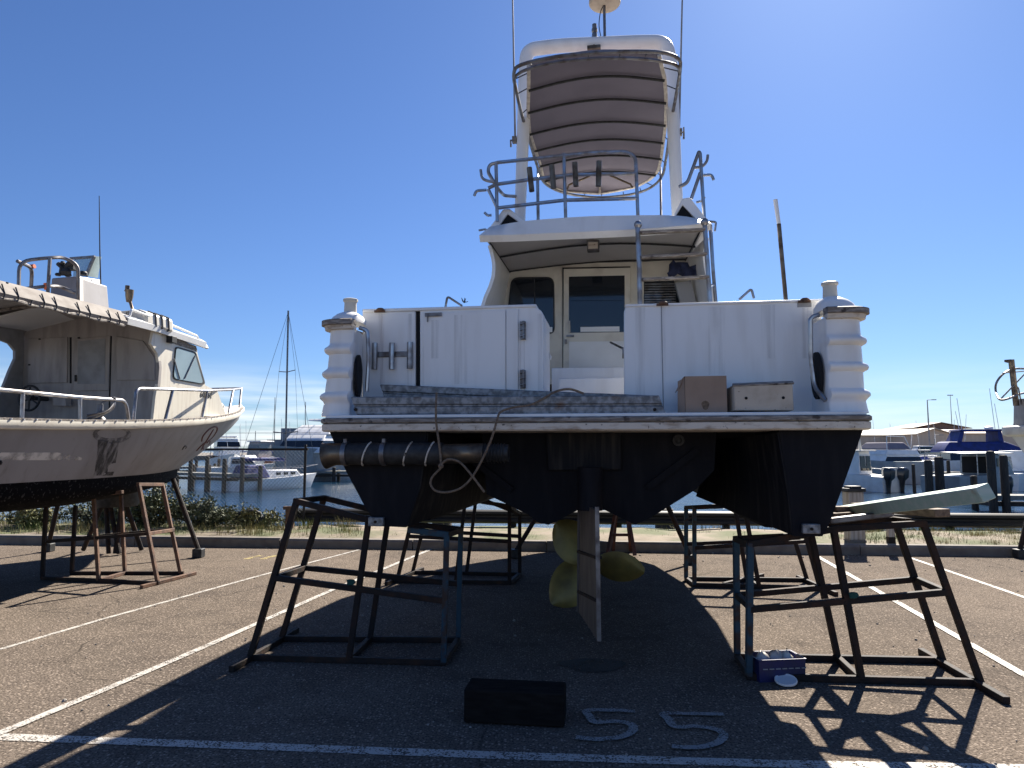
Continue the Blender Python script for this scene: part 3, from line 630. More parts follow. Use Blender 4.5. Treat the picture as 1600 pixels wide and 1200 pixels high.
# door with upper pane and lower panel
dr = quadbox(PV(VBK, (881, 421), (985, 419), (985, 580), (880, 580)), 'cabin_door', 'offwhite', depth=-.03, bev=.006)
for poly in ([(879, 420), (881.5, 420), (881.5, 580), (879, 580)], [(879, 418.5), (985, 416.5), (985, 419), (879, 421)]):
    quadbox(PV(VBK-.004, *poly), 'door_seal', 'rubber', dr, depth=-.012, bev=0)
quadbox(PV(VBK-.031, (889, 432.5), (976, 430.5), (976, 519), (889, 520)), 'pane', 'glass', dr, depth=-.005, bev=0)
for y in (446, 454, 462, 470): 
    b = MB(); b.beam(V_(893, y, VBK-.037), V_(972, y-.7, VBK-.037), .003, .004); b.build('blind_slat', M['dark'], dr)
quadbox(PV(VBK-.037, (907, 511), (968, 510), (968, 518), (907, 518.5)), 'sill_sticker', 'white', dr, depth=-.002, bev=0)
quadbox(PV(VBK-.031, (889, 534), (977, 533), (977, 577), (889, 577)), 'lower_panel', 'white', dr, depth=-.006, bev=.002)
b = MB(); b.beam(V_(885, 525, VBK-.05), V_(897, 525, VBK-.05), .03, .022); b.box(tuple(V_(882.5, 537, VBK-.07)), tuple(V_(886, 531, VBK-.03))); b.build('lock', M['dull_steel'], dr)
b = MB(); b.tube(rounded([V_(890, 519, VBK-.03), V_(890, 519, VBK-.07), V_(890, 502, VBK-.07), V_(890, 502, VBK-.03)], .02), .008); b.build('handle', M['offwhite'], dr)
# starboard window with louvre and leaning flap
wf = quadbox(PV(VBK, (1003, 430), (1052, 428), (1062, 475), (1062, 520), (1003, 520)), 'window', 'offwhite', depth=-.02, bev=0)
quadbox(PV(VBK-.02, (1006, 440), (1053, 438), (1063, 480), (1063, 520), (1006, 520)), 'pane', 'glass', wf, depth=-.006, bev=0)
for y in range(444, 476, 4):
    b = MB(); b.beam(V_(1007, y, VBK-.03), V_(1056, y-.5, VBK-.03), .006, .014); b.build('louvre_slat', M['dull_steel'], wf)
quadbox(PV(2.9, (1055, 442), (1080, 438), (1092, 490), (1068, 490)), 'side_locker', 'greypaint', depth=.1)
# ceiling of the overhang and the flybridge fascia
cg = []
for t in range(5):
    k = t/4; v = VFL+.05 + (VBK-.02-VFL-.05)*k; row = []
    for i in range(9):
        s = i/8
        a = V_(757 + (1100-757)*s, 371.5-15*s + (-5*math.sin(math.pi*s)), VFL+.05); c = V_(793 + (1075-793)*s, 424-19*s - 6*math.sin(math.pi*s), VBK-.02)
        row.append(a.lerp(c, k) + Vector((0, 0, .05*math.sin(math.pi*s)*math.sin(math.pi*k))))
    cg.append(row)
b = MB(); b.shell(cg, .015); cl = b.build('overhang_ceiling', M['headliner'], cru)
for k in (2,):
    b = MB(); b.tube([p - Vector((0, 0, .02)) for p in cg[k]], .011, 6); b.build('ceiling_seam', M['rubber'], cl)
b = MB(); b.tube([r[0] - Vector((-.03, 0, .014)) for r in cg], .008, 6); b.build('ceiling_seam', M['rubber'], cl)
b = MB(); b.tube([r[-1] - Vector((.03, 0, .014)) for r in cg], .008, 6); b.build('ceiling_seam', M['rubber'], cl)
b = MB(); b.tube([p - Vector((0, .02, .012)) for p in cg[-1]], .008, 6); b.build('ceiling_seam', M['rubber'], cl)
b = MB(); c = V_(927, 386, 2.5); b.box((c.x-.065, c.y-.06, c.z-.05), (c.x+.065, c.y+.05, c.z+.06)); lamp = b.build('deck_light', M['dull_steel'], cru, bevel=.008)
b = MB(); b.box((c.x-.05, c.y-.066, c.z-.035), (c.x+.05, c.y-.058, c.z+.035)); b.build('lens', M['strake_pale'], lamp)
fb = [(749, 372), (767, 359), (812, 351), (861, 346.5), (947, 342), (1054, 341.5), (1100, 351), (1112, 364), (1104, 356.5), (993, 364), (930, 367), (840, 371)]
fas = MB(); lower = smoothline(PV(VFL, (750, 374), (800, 373), (860, 370.5), (930, 367.5), (993, 364.5), (1050, 360.5), (1110, 355)), 4)
upper = smoothline(PV(VFL+.04, (766, 359), (812, 351), (861, 346.5), (905, 343.5), (947, 342), (1054, 341.5), (1103, 350)), 4)
fas.shell([[p + Vector((0, .03, -.0)) for p in lower], [p + Vector((0, -.012, .025)) for p in lower], upper, [p + Vector((0, .25, .0)) for p in upper]], .03)
fas.build('flybridge_fascia', M['gelcoat'], cru, angle=60)
zfb = V_(930, 350, VFL+.1).z
b = MB(); b.box((V_(770, 360, VFL).x, VFL+.2, zfb+.012), (V_(1095, 350, VFL).x, 5.6, zfb+.03)); b.build('flybridge_deck', M['gelcoat'], cru)
for side in (-1, 1):                                # hollow A-section coamings
    if side < 0: o = [(757, 366), (786, 327), (796, 326), (822, 346), (812, 348), (793, 334), (779, 354)]; h = [(781, 353), (793, 333), (811, 348)]
    else: o = [(1050, 341), (1066, 310), (1078, 308), (1110, 350), (1094, 349), (1066.5, 320), (1053, 341.5)]; h = [(1054, 341), (1066.5, 320), (1086, 344)]
    po = PV(2.1, *o); b = MB()
    b.loft([po, [Vector((p.x + side*.12, 4.0, p.z+.12)) for p in po], [Vector((p.x*.9, 5.6, p.z+.05)) for p in po]], smooth=False)
    cm = b.build('coaming', M['gelcoat'], cru, bevel=.008)
    b = MB(); b.prism([V_(x, y, 2.13)*1.0 for x, y in h], (0, .05, 0)); b.build('hollow_shade', M['dark'], cm)  # dark plate stands in for the shade inside the hollow coaming
b = MB(); c = V_(931, 343.5, VFL+.06); b.box((c.x-.075, c.y-.03, c.z-.022), (c.x+.075, c.y+.05, c.z+.02)); b.tube([c + Vector((0, 0, -.05)), c], .015); b.build('stern_light', M['foam'], cru, bevel=.006)
for p0, p1 in (((748, 360), (760, 358)), ((1108, 346), (1119, 347))):
    b = MB(); b.tube(rounded(PV(2.0, p0, p1, (p1[0]-2, p1[1]+14)), .02), .011); b.build('cleat', M['stainless'], cru)
b = MB(); b.loft([[(x, y, z) for x, y in ((-.75, 4.4), (1.15, 4.4), (1.15, 5.3), (-.75, 5.3))] for z in (zfb-.05, zfb+.35)] + [[(x, y, zfb+.80) for x, y in ((-.65, 4.6), (1.05, 4.6), (1.05, 5.0), (-.65, 5.0))]], smooth=False); b.build('unseen_console', M['gelcoat'], cru, bevel=.03)  # console out of view, added to keep the sun off the fascia
b = MB(); b.box((-.5, 3.3, zfb-.05), (.9, 3.8, zfb+.30)); b.build('helm_seat', M['greypaint'], cru, bevel=.04)
# grime and rust runs on the white panels
gm = m_smear('grey_grime_run', (.22, .20, .17), .42, .95, (7, 7, .3), .38); ru = m_smear('rust_run', (.26, .13, .06), .42, .9, (10, 10, .4), .5)
for x, wd, y0, y1, mm in ((1036, 8, 479, 640, gm), (1000, 16, 480, 640, gm), (1200, 22, 476, 560, gm), (1258, 10, 481, 560, ru), (1275, 9, 474, 640, gm), (596, 9, 490, 600, ru), (640, 7, 490, 640, gm), (816, 8, 532, 580, ru), (817, 8, 606, 645, ru), (843, 8, 490, 645, gm), (720, 20, 492, 600, gm), (680, 12, 500, 560, gm), (1120, 26, 480, 586, gm)):
    vv = VB - .0045 if not 662 < x < 790 else VB - .018
    b = MB(); b.quad(*PV(vv, (x-wd/2, y0), (x+wd/2, y0), (x+wd/2, y1), (x-wd/2, y1))); b.build('grime_run', mm, cru, normals=False)
# ---------------- flybridge rails
def rails(name, runs, r=.0185, mm='stainless', parent=None):
    b = MB()
    for pts, rad in runs: b.tube(rounded(pts, rad), r)
    return b.build(name, M[mm], parent or cru)
VR = 2.05
rails('aft_rail', [
    (PV(VR, (777, 254), (930, 238), (980, 237), (993, 246), (997, 342)), .12),
    ([V_(806, 307, 2.72), V_(788, 306, 2.5), V_(777, 294, VR), V_(762, 268, VR), V_(765, 257, VR), V_(779, 254, VR)], .1),
    (PV(VR, (775, 253), (777, 346)), 0), (PV(VR, (881, 240), (884, 345)), 0),
    (PV(VR, (763, 294), (776, 288), (840, 279), (900, 272.5), (994, 271)), .05),
    (PV(VR, (778, 325), (880, 313), (996, 310)), .02), (PV(VR, (763, 296), (777, 325)), 0),
    (PV(2.6, (840, 280), (841, 347)), 0)])
rails('rail_hook', [(PV(VR, (751, 265), (753, 279), (762, 283), (771, 284)), .05)], .015)
rails('rail_hook', [(PV(VR, (741, 306), (744, 298), (760, 297)), .05)], .015)
rails('rail_hook', [(PV(2.2, (757, 332), (762, 337), (768, 336)), .03)], .014)
rails('side_rail', [(PV(2.3, (1061, 292), (1074, 286), (1092, 237), (1094, 240), (1101, 350)), [.04, .08, .02, .03, 0]), (PV(2.3, (1094, 270), (1080, 311)), 0)])
rails('rail_hook', [(PV(2.3, (1085, 262), (1097, 261), (1105, 252), (1106, 242)), .06)], .015)
rails('rail_hook', [(PV(2.3, (1096, 274), (1112, 273), (1115, 281)), .05)], .015)
rails('rail_hook', [(PV(2.3, (1088, 316), (1097, 314), (1101, 308)), .03)], .012)
for x0, y0, x1, y1 in ((827, 262, 831, 299), (862, 258, 865, 294), (898, 254, 900, 291), (936, 252, 935, 291)):
    b = MB(); A, B = V_(x1, y1, VR-.04), V_(x0, y0, VR-.04)
    b.tube([A, B], .028, 14); b.build('rod_holder', M['pipe'], cru)
# ---------------- radar arch
VA = 2.75
pts = rounded(PV(VA, (812, 352), (821, 108), (823, 78), (870, 71.5), (1000, 66), (1041, 66), (1048, 100), (1059, 342)), [0, 0, .14, .3, .3, .16, 0, 0], 8)
rad = [.062 if (p.z < V_(821, 120, VA).z) else .078 for p in pts]
b = MB(); b.tube(pts, rad, 14, flat=1.0); arch = b.build('radar_arch', M['gelcoat'], cru)
b = MB(); c = V_(928, 74, VA-.09); b.box((c.x-.075, c.y-.02, c.z-.02), (c.x+.075, c.y+.05, c.z+.02)); b.tube([c + Vector((0, 0.02, 0)), c + Vector((0, .05, .06))], .02); b.build('floodlight', M['pipe'], arch, bevel=.004)
b = MB(); c = V_(929, 57, VA); b.lathe([(.03, -.06), (.03, .03), (.02, .035), (.02, .05), (.033, .055), (.033, .09), (.022, .095), (.026, .11), (.026, .145), (0, .15)], c, 12); b.build('anchor_light', M['dull_steel'], arch)
b = MB(); b.tube([V_(945, 60, VA), V_(944, 5, VA)], .017); b.build('radar_pole', M['dull_steel'], arch)
b = MB(); b.tube(smoothline([V_(939, 58, VA), V_(936, 40, VA), V_(938, 20, VA), V_(942, 10, VA)]), .005, 6); b.build('radar_cable', M['dark'], arch)
b = MB(); c = V_(945, 9, VA); b.lathe([(0, 0), (.06, 0), (.165, .012), (.18, .03), (.18, .07), (.16, .12), (.1, .15), (0, .16)], c, 28); b.build('radar_dome', M['foam'], arch)
# whip aerials on their brackets
for pts, br in ((((805, 213), (801, 0), (798, -150)), (804, 218)), (((1061, 206), (1066, 0), (1069, -150)), (1062, 206))):
    b = MB(); q = PV(VA, *pts); b.tube(q, [.013, .009, .005], 8); wh = b.build('whip_aerial', M['greypaint'], cru)
    c = V_(*br, VA); b = MB(); sg = -1 if br[0] < 900 else 1
    b.box((c.x-.025, c.y-.03, c.z-.04), (c.x+.025, c.y+.03, c.z+.03)); b.tube([c, c + Vector((.045*sg, 0, -.01)), c + Vector((.042*sg, 0, -.085))], .011); b.tube([c + Vector((.045*sg, 0, -.03)), c + Vector((.045*sg, 0, .05 if sg > 0 else 0))], .008)
    b.tube([c, c + Vector((-.10*sg, 0, 0))], .012)
    b.build('bracket', M['strake'], wh)
# ---------------- bimini
HC = 5.38
lb = [(826, 101), (826, 138), (825, 172), (827.5, 207), (836, 233), (844, 256), (850, 282), (866, 293), (886, 299.5), (936, 303)]
rb = [(1030, 87), (1039, 124), (1041, 160), (1040, 195), (1033, 247), (1028, 268), (1016, 280), (1000, 289), (987, 294), (938, 303)]
Lp = [W_(x, y, HC) for x, y in lb]; Rp = [W_(x, y, HC) for x, y in rb]
def uat(L, v):
    for a, c in zip(L, L[1:]):
        if a.y <= v <= c.y: return a.x + (c.x-a.x)*(v-a.y)/max(1e-6, c.y-a.y)
    return L[0].x if v < L[0].y else L[-1].x
v0 = max(Lp[0].y, Rp[0].y) ; v0 = (Lp[0].y + Rp[0].y)/2; v1 = min(Lp[-1].y, Rp[-1].y)
def can(v, s, dz=0): 
    a, c = uat(Lp, v), uat(Rp, v); return Vector((a + (c-a)*s, v, HC + dz + .10*math.sin(math.pi*s)))
vs = [v0 + (v1-v0)*(1-(1-k/26)**1.6) for k in range(27)]
b = MB(); b.shell([[can(v, i/12) for i in range(13)] for v in vs], .006); bim = b.build('bimini_canopy', M['canvas'], cru, angle=80)
bowv = [W_(x, y, HC).y for x, y in ((826, 138), (826, 173), (828, 207), (838, 233), (845, 257), (850, 281))]
for v in bowv:
    b = MB(); b.tube([can(v, .0 + 1.0*i/14, -.03) for i in range(15)], .014); b.build('canopy_bow', M['rubber'], bim)
ring = smoothline([W_(x, y, HC-.06) for x, y in ((815, 101), (803, 114), (806, 138), (815, 178), (828, 222), (839, 258), (850, 285), (874, 299), (905, 306), (940, 308.5), (985, 304), (1015, 294), (1034, 276), (1041, 246), (1049, 190), (1058, 140), (1063, 105), (1060, 92), (1040, 83), (1000, 80.5), (935, 82), (870, 88.5))], 4, True)
b = MB(); b.tube(ring, .018, 8, closed=True); b.build('canopy_frame', M['dull_steel'], bim)
ring2 = smoothline([W_(x, y, HC-.06) for x, y in ((803, 128), (805, 120), (822, 109), (870, 97), (935, 91.5), (1000, 92), (1045, 98), (1060, 105), (1061, 112))], 4)
b = MB(); b.tube(ring2, .016, 8); b.build('canopy_frame', M['dull_steel'], bim)
for s_ in (0, 1): b = MB(); b.tube([can(v, s_, -.004) for v in vs] + [can(vs[-1], .5, -.004)], .022, 6, flat=.6); b.build('canopy_hem', M['canvas_edge'], bim)
b = MB()
for k in range(3, len(ring), 3):
    p = ring[k]; v = min(max(p.y, v0), v1); s = 0 if p.x < can(v, .5).x else 1
    q = can(v, s) if v0 + .05 < p.y < v1 - .2 else Vector((p.x*.97+.003, min(max(p.y, v0), v1), HC)); 
    if (q-p).length < .3: b.rod(p, q, .006, 5)
b.build('canopy_lacing', M['blacktext'], bim)
for pts in (((1032, 262), (1033, 338)), ((840, 262), (841, 345))):
    b = MB(); b.tube([V_(*pts[0], 4.6), V_(*pts[1], 3.6)], .016); b.build('canopy_strut', M['stainless'], bim)
for q in (((886, 296), (889, 289), (922, 275)), ((988, 293), (985, 288), (953, 274))):
    b = MB(); b.tube(PV(4.8, *q), .014); b.build('canopy_brace', M['pipe'], bim)
# ---------------- ladder from flybridge to cockpit
VL = 1.72
lad = MB(); lad.tube(rounded([V_(997, 352, VL+.1), V_(996, 352, VL), V_(999, 420, VL), V_(1000, 480, VL), V_(1002, 640, VL)], .03), .024); lo = lad.build('boarding_ladder', M['stainless'], cru)
b = MB(); b.tube(rounded([V_(1100, 348, VL+.1), V_(1101, 350, VL), V_(1106, 420, VL), V_(1110, 480, VL), V_(1114, 640, VL)], .03), .022); b.tube(rounded([V_(1108, 350, VL+.4), V_(1110, 352, VL+.3), V_(1114, 420, VL+.3), V_(1119, 480, VL+.3)], .03), .018); b.tube([V_(1108, 450, VL), V_(1116, 444, VL+.3)], .014); b.build('ladder_stile', M['stainless'], lo)
for x0, y0, x1, y1 in ((999, 364, 1102, 359), (1002, 402, 1105, 397), (1003, 437, 1108, 433)):
    b = MB(); b.beam(V_(x0, y0, VL), V_(x1, y1, VL), .06, .028); b.build('ladder_rung', M['strake'], lo, bevel=.006)
b = MB(); b.ball(V_(997, 351, VL), .04); b.build('ladder_socket', M['stainless'], lo); b = MB(); b.ball(V_(1101, 347, VL), .04); b.build('ladder_socket', M['stainless'], lo)
# ---------------- outrigger pole
b = MB(); A, B, C_ = V_(1228, 470, 2.2), V_(1217, 350, 2.2), V_(1211.5, 312, 2.2); A2 = A + (A-B)*.9
b.tube([A2, A, B], .021, 10); og = b.build('outrigger_pole', M['pipe'], cru)
b = MB(); b.tube([B, C_], [.019, .022], 10); b.build('pole_tip', M['white'], og)
# ---------------- under the platform
panel('trim_plate', [(854, 676), (971, 676), (971, 734), (857, 735)], -.05, 'antifoul_worn', v=VC-.002)
b = MB(); b.tube([V_(922, 730, .42), V_(922, 797, .42)], .095, 18); b.build('rudder_trunk', M['antifoul'], cru)
tr, ld = .12, .72
zt_r, zb_r = V_(920, 796, tr).z, V_(936, 1001, tr).z
ut = V_(936, 990, tr).x; ul = V_(906, 960, ld).x
def rb_(v0, u0, z, th=.011): return Vector((u0, v0, z))
b = MB(); n = Vector((.98, .2, 0))*.013
qa = [Vector((V_(933, 796, tr).x, tr, zt_r)), Vector((V_(906, 796, ld-.1).x, ld, zt_r)), Vector((ul, ld, zb_r+.06)), Vector((ut, tr, zb_r))]
b.prism([p - n for p in qa], n*2); rud = b.build('rudder', M['rudder'], cru, bevel=.004)
for y0, y1 in ((863, 871), (926, 938)):
    b = MB(); b.beam(Vector((V_(906, y0, ld).x, ld, V_(906, y0, ld-.05).z)), Vector((V_(935, y1, tr).x, tr, V_(935, y1, tr).z)), .05, .02); b.build('stiffener', M['rust'], rud)
b = MB(); b.beam(qa[0] + Vector((0, -.01, .02)), qa[3] + Vector((0, -.01, 0)), .03, .02, (0, 1, 0)); b.build('trailing_edge', M['dull_steel'], rud)
b = MB(); b.beam(qa[1] + Vector((0, .0, .02)), qa[2], .045, .045, (0, 1, 0)); b.build('leading_edge', M['rudder'], rud)
# propeller
hub = V_(924, 880, 1.05); b = MB(); b.lathe([(0, -.14), (.05, -.12), (.075, -.05), (.08, .05), (.07, .12), (.05, .3), (.05, .9)], hub, 18, (0, 1, .12)); pr = b.build('propeller', M['brass'], cru)
for ang, Rr, wd in ((132, .44, .185), (226, .48, .20), (-8, .44, .16)):
    g = []; ca, sa = math.cos(R(ang)), math.sin(R(ang))
    for i in range(11):
        t = i/10; rr = .05 + (Rr-.05)*t; hw = wd*math.sin(math.pi*(.12 + .86*t**.9))**.62; row = []
        for k in range(9):
            s = (k-4)/4; tw = R(38 - 16*t)
            x, y = rr, s*hw*math.cos(tw); row.append(hub + Vector((x*ca - y*sa, -s*hw*math.sin(tw) + .05*s*s, x*sa + y*ca)))
        g.append(row)
    b = MB(); b.shell(g, .014); b.build('blade', M['brass'], pr, angle=60)
# exhaust pipe hung under the platform
VE = .035
def U(x, y=709): return V_(x, y, VE)
b = MB(); b.tube([U(508, 712), U(514, 711), U(524, 709.5), U(545, 709.5)], [.10, .092, .084, .082], 20); ex = b.build('exhaust_pipe', M['pipe'], cru)
b = MB(); b.tube([U(545), U(692)], .083, 20); b.build('exhaust_hose', M['rubber'], ex)
b = MB(); b.tube([U(690), U(756, 708)], .072, 20); b.build('exhaust_elbow', M['pipe'], ex)
for x in (541, 601): b = MB(); b.lathe([(.089, -.018), (.089, .018)], U(x), 22, (1, 0, 0)); b.box(tuple(U(x) + Vector((-.012, -.03, .08))), tuple(U(x) + Vector((.012, .0, .11)))); b.build('hose_clamp', M['dull_steel'], ex)
for x in (572, 636, 670):
    b = MB(); c = U(x); b.tube([c + Vector((.03*math.sin(a)+ .012, -.086*math.cos(a), .086*math.sin(a))) for a in [R(-80 + k*16) for k in range(11)]], .0065, 6); b.build('hose_wire', M['strake_pale'], ex)
b = MB()
for k, x in enumerate(range(758, 792, 5)): b.lathe([(.066, -.006), (.074, 0), (.066, .006)], U(x, 708), 18, (1, 0, 0))
b.tube([U(754, 708), U(795, 708)], .064, 16); b.build('exhaust_bellows', M['rubber'], ex)
for px, py in ((588, 815), (1267, 826)):
    b = MB(); c = V_(px, py, VT-.02); b.box((c.x-.058, c.y-.02, c.z-.033), (c.x+.058, c.y+.02, c.z+.033)); an = b.build('anode', M['galv'], cru, bevel=.006)
    b = MB(); b.tube([c + Vector((0, -.02, 0)), c + Vector((0, -.028, 0))], .011, 8); b.build('bolt', M['rust'], an)
b = MB(); c = V_(1060, 688, VC-.01); b.lathe([(.045, 0), (.045, .015), (.028, .018), (.028, .0)], c, 18, (0, -1, 0)); b.build('skin_fitting', M['rubber'], cru)
for p0, p1 in (((1090, 703), (1012, 762)), ((742, 722), (800, 766))):
    b = MB(); b.beam(V_(*p0, VC-.02), V_(*p1, VC-.02), .05, .04, (0, 1, 0)); b.build('transom_strake', M['antifoul'], cru)
# ---------------- things lying on the platform or hanging from it
ladr = thing('aluminium_ladder', 'galvanised ladder lying flat along the stern platform, tied with rope', 'ladder', BF.wor(V_(790, 648, .1)), -BF.yaw)
inv = Vector(BF.loc(Vector(ladr.location)))
def LB(mb): mb.vs = [v - inv for v in mb.vs]; return mb
zpl = zt + .026
def rail_mesh(p0, p1, h, v, slope):
    A0, A1 = V_(*p0, v), V_(*p1, v); b = MB(); th = .016
    prof = [(0, 0), (-.02, .006), (-.02, h*.42), (-.006, h*.46), (-.006, h*.54), (-.02, h*.58), (-.02, h-.006), (0, h), (.012, h), (.012, 0)]
    za, zb_ = A0.z, A1.z
    b.loft([[Vector((A0.x + (slope*.045*(1-z/h) if 1 else 0), v + d, za + z)) for d, z in prof], [Vector((A1.x + (.045*(1-z/h)), v + d, zb_ + z)) for d, z in prof]], smooth=False); return b
b = rail_mesh((549, 648.5), (1030, 648.0), .138, .10, 1); LB(b).build('rail', M['galv'], ladr, bevel=.003)
b = rail_mesh((594, 626), (1022, 645), .13, .38, 1); LB(b).build('rail', M['galv'], ladr, bevel=.003)
for x in (645, 717, 788, 860, 930, 1000):
    b = MB(); A = V_(x-22, 622 + (x-640)*.028, .11); B = V_(x+10, 612+(x-640)*.03, .37); b.tube([A, Vector((B.x, B.y, A.z))], .019, 8); LB(b).build('rung', M['galv'], ladr)
for x, y in ((1023, 640), (556, 640)):
    b = MB(); b.lathe([(.012, 0), (.012, .012), (0, .013)], V_(x, y, .078), 10, (0, -1, 0)); LB(b).build('bolt', M['rust'], ladr)
def boxthing(name, label, cat, poly, depth, v, m):
    A = PV(v, *poly); c = BF.wor(sum(A, Vector())/len(A)); c.z = BF.wor(min(A, key=lambda p: p.z)).z; t = thing(name, label, cat, c, -BF.yaw); return t, A, BF.loc(c)
bx, A, o = boxthing('cardboard_box', 'open brown cardboard box on the stern platform, left of the cream tray', 'box', [(1070, 588), (1135, 587), (1136, 647), (1070, 647)], .2, .12, 'cardboard')
zb0 = zpl; A = [Vector((p.x, p.y, max(p.z, zb0))) for p in A]; A[2].z = A[3].z = zb0 + .001; o.z = zb0
bx.location.z = zb0; bx.matrix_basis = Matrix.Translation(Vector(bx.location)) @ Matrix.Rotation(-BF.yaw, 4, 'Z')
w_ = A[1].x - A[0].x; h_ = A[0].z - zb0; x0 = A[0].x - o.x; y0 = .12 - o.y
b = MB(); t_ = .006; dd = .27
b.box((x0, y0, 0), (x0+w_, y0+t_, h_)); b.box((x0, y0+dd-t_, 0), (x0+w_, y0+dd, h_)); b.box((x0, y0+t_, 0), (x0+t_, y0+dd-t_, h_)); b.box((x0+w_-t_, y0+t_, 0), (x0+w_, y0+dd-t_, h_)); b.box((x0+t_, y0+t_, .002), (x0+w_-t_, y0+dd-t_, .008)); b.build('carton', M['cardboard'], bx)
b = MB(); b.prism([Vector((x0-.002, y0, h_)), Vector((x0-.04, y0+.04, h_-.09)), Vector((x0-.05, y0+.24, h_-.1)), Vector((x0-.002, y0+dd, h_))], (-.003, -.002, 0)); b.prism([Vector((x0-.003, y0+.004, h_-.01)), Vector((x0-.045, y0+.06, h_-.03)), Vector((x0-.05, y0+.06, .0)), Vector((x0-.003, y0+.004, 0))], (0, .004, 0)); b.build('flap', M['cardboard'], bx)
b = MB(); b.add([(x0+w_*.48 + .026*math.cos(a)*(1+.15*math.sin(3*a)), y0-.0015, h_*.2 + .032*math.sin(a)) for a in [k*math.pi/8 for k in range(16)]], [tuple(range(16))]); b.build('scuff', M['wood'], bx)
ft, A, o = boxthing('cream_tray', 'grubby cream box with two dark holes standing on edge beside the cardboard box', 'tray', [(1147, 598), (1239, 595), (1240, 645), (1147, 646)], .2, .08, 'foam')
o.z = zpl; ft.location.z = zpl; ft.matrix_basis = Matrix.Translation(Vector(ft.location)) @ Matrix.Rotation(-BF.yaw, 4, 'Z')
w_ = A[1].x - A[0].x; h_ = A[0].z - zpl; x0 = A[0].x - o.x; y0 = .08 - o.y; dd = .30
b = MB(); F0 = [Vector((x0, y0, .012)), Vector((x0+w_, y0, .008)), Vector((x0+w_, y0+.01, h_)), Vector((x0, y0+.01, h_-.012))]; Bk = [Vector((x0-.045, y0+dd, .0)), Vector((x0+w_*.97, y0+dd, 0)), Vector((x0+w_*.97, y0+dd, h_*.95)), Vector((x0-.02, y0+dd, h_*.9))]
b.loft([F0, Bk], smooth=False); b.build('tray_body', M['foam'], ft, bevel=.006)
b = MB(); b.prism([F0[3] + Vector((-.006, -.006, -.004)), F0[2] + Vector((.008, -.006, -.004)), F0[2] + Vector((.008, .03, .012)), F0[3] + Vector((-.006, .03, .012))], (0, .004, -.012)); b.build('tray_lip', M['strake'], ft)
for fx in (.2, .83):
    b = MB(); b.lathe([(.0105, 0), (.0105, .003), (0, .0035)], (x0+w_*fx, y0+.004, h_*.47), 12, (0, -1, 0)); b.build('hole', M['dark'], ft)
rp = MB()
rope_pts = [(682, 614, .0), (681, 640, -.05), (682, 665, -.05), (687, 700, -.06), (689, 728, -.06), (684, 736, -.06), (675, 746, -.06), (673, 757, -.06), (681, 767, -.06), (700, 769, -.06), (721, 762, -.07), (738, 745, -.07), (755, 715, -.07), (768, 685, -.07), (777, 655, -.06), (782, 644, -.02), (800, 637, .0), (830, 632, .04), (850, 622, .06), (868, 612, .1), (890, 608, .1), (912, 615, .1)]
rp.tube(smoothline([BF.wor(V_(*p)) for p in rope_pts], 5), .0085, 7)
rp.tube(smoothline([BF.wor(V_(*p)) for p in ((689, 726, -.065), (700, 718, -.07), (718, 722, -.07), (735, 740, -.075), (748, 757, -.075), (757, 769, -.07))], 5), .0085, 7)
rp.ball(BF.wor(V_(689, 728, -.06)), .022, 8)
solid('mooring_rope', rp, M['rope'], 'frayed brown rope looped round the ladder and dangling below the platform', 'rope')
cb = MB(); c = BF.wor(V_(1068, 424, 2.7))
g = [[c + Vector((-.16 + .32*i/7, .02*math.sin(i*2.1+k), -.07 + .028*k + .03*math.sin(i*.9) + .02*i/7)) for i in range(8)] for k in range(6)]
cb.shell(g, .05); solid('navy_cloth', cb, M['bluecloth'], 'rolled navy cloth stuffed under the flybridge overhang behind the ladder', 'cloth')
# ================================================================== STEEL BOAT STANDS, PROPS AND THINGS ON THE GROUND
class Plane:
    """an upright plane through two points of the ground"""
    def __init__(s, a, c): s.a = a; d = c - a; s.n = Vector((-d.y, d.x, 0)).normalized()
    def p(s, px, py): d = ray(px, py); return CAM_O + d * ((s.a - CAM_O).dot(s.n) / d.dot(s.n))
def stand(name, label, group, near, far, members, base, m='rust', w=.045):
    """members: (part, [(plane, px, py), (plane, px, py)], material or None, width)"""
    PL = {'n': Plane(gp(*near[0]), gp(*near[1])), 'f': Plane(gp(*far[0]), gp(*far[1])), 'g': None}
    t = thing(name, label, 'boat stand', gp(*base), 0, group)
    o = Vector(t.location)
    for i, mem in enumerate(members):
        part, (A, B) = mem[0], mem[1]; mm = mem[2] if len(mem) > 2 and mem[2] else m; ww = mem[3] if len(mem) > 3 else w
        P = []
        for pl, x, y in (A, B):
            q = gp(x, y, ww*.5) if pl == 'g' else PL[pl].p(x, y)
            if q.z < ww*.5 + .002: q.z = ww*.5 + .002
            P.append(q - o)
        b = MB(); b.beam(P[0], P[1], ww - .0007*(i % 7), ww - .0005*(i % 5), ext=.0 if part == 'leg' else ww*.35); b.build(part, M[mm], t, bevel=.004)
    return t
GN = 'steel stands under the cruiser'
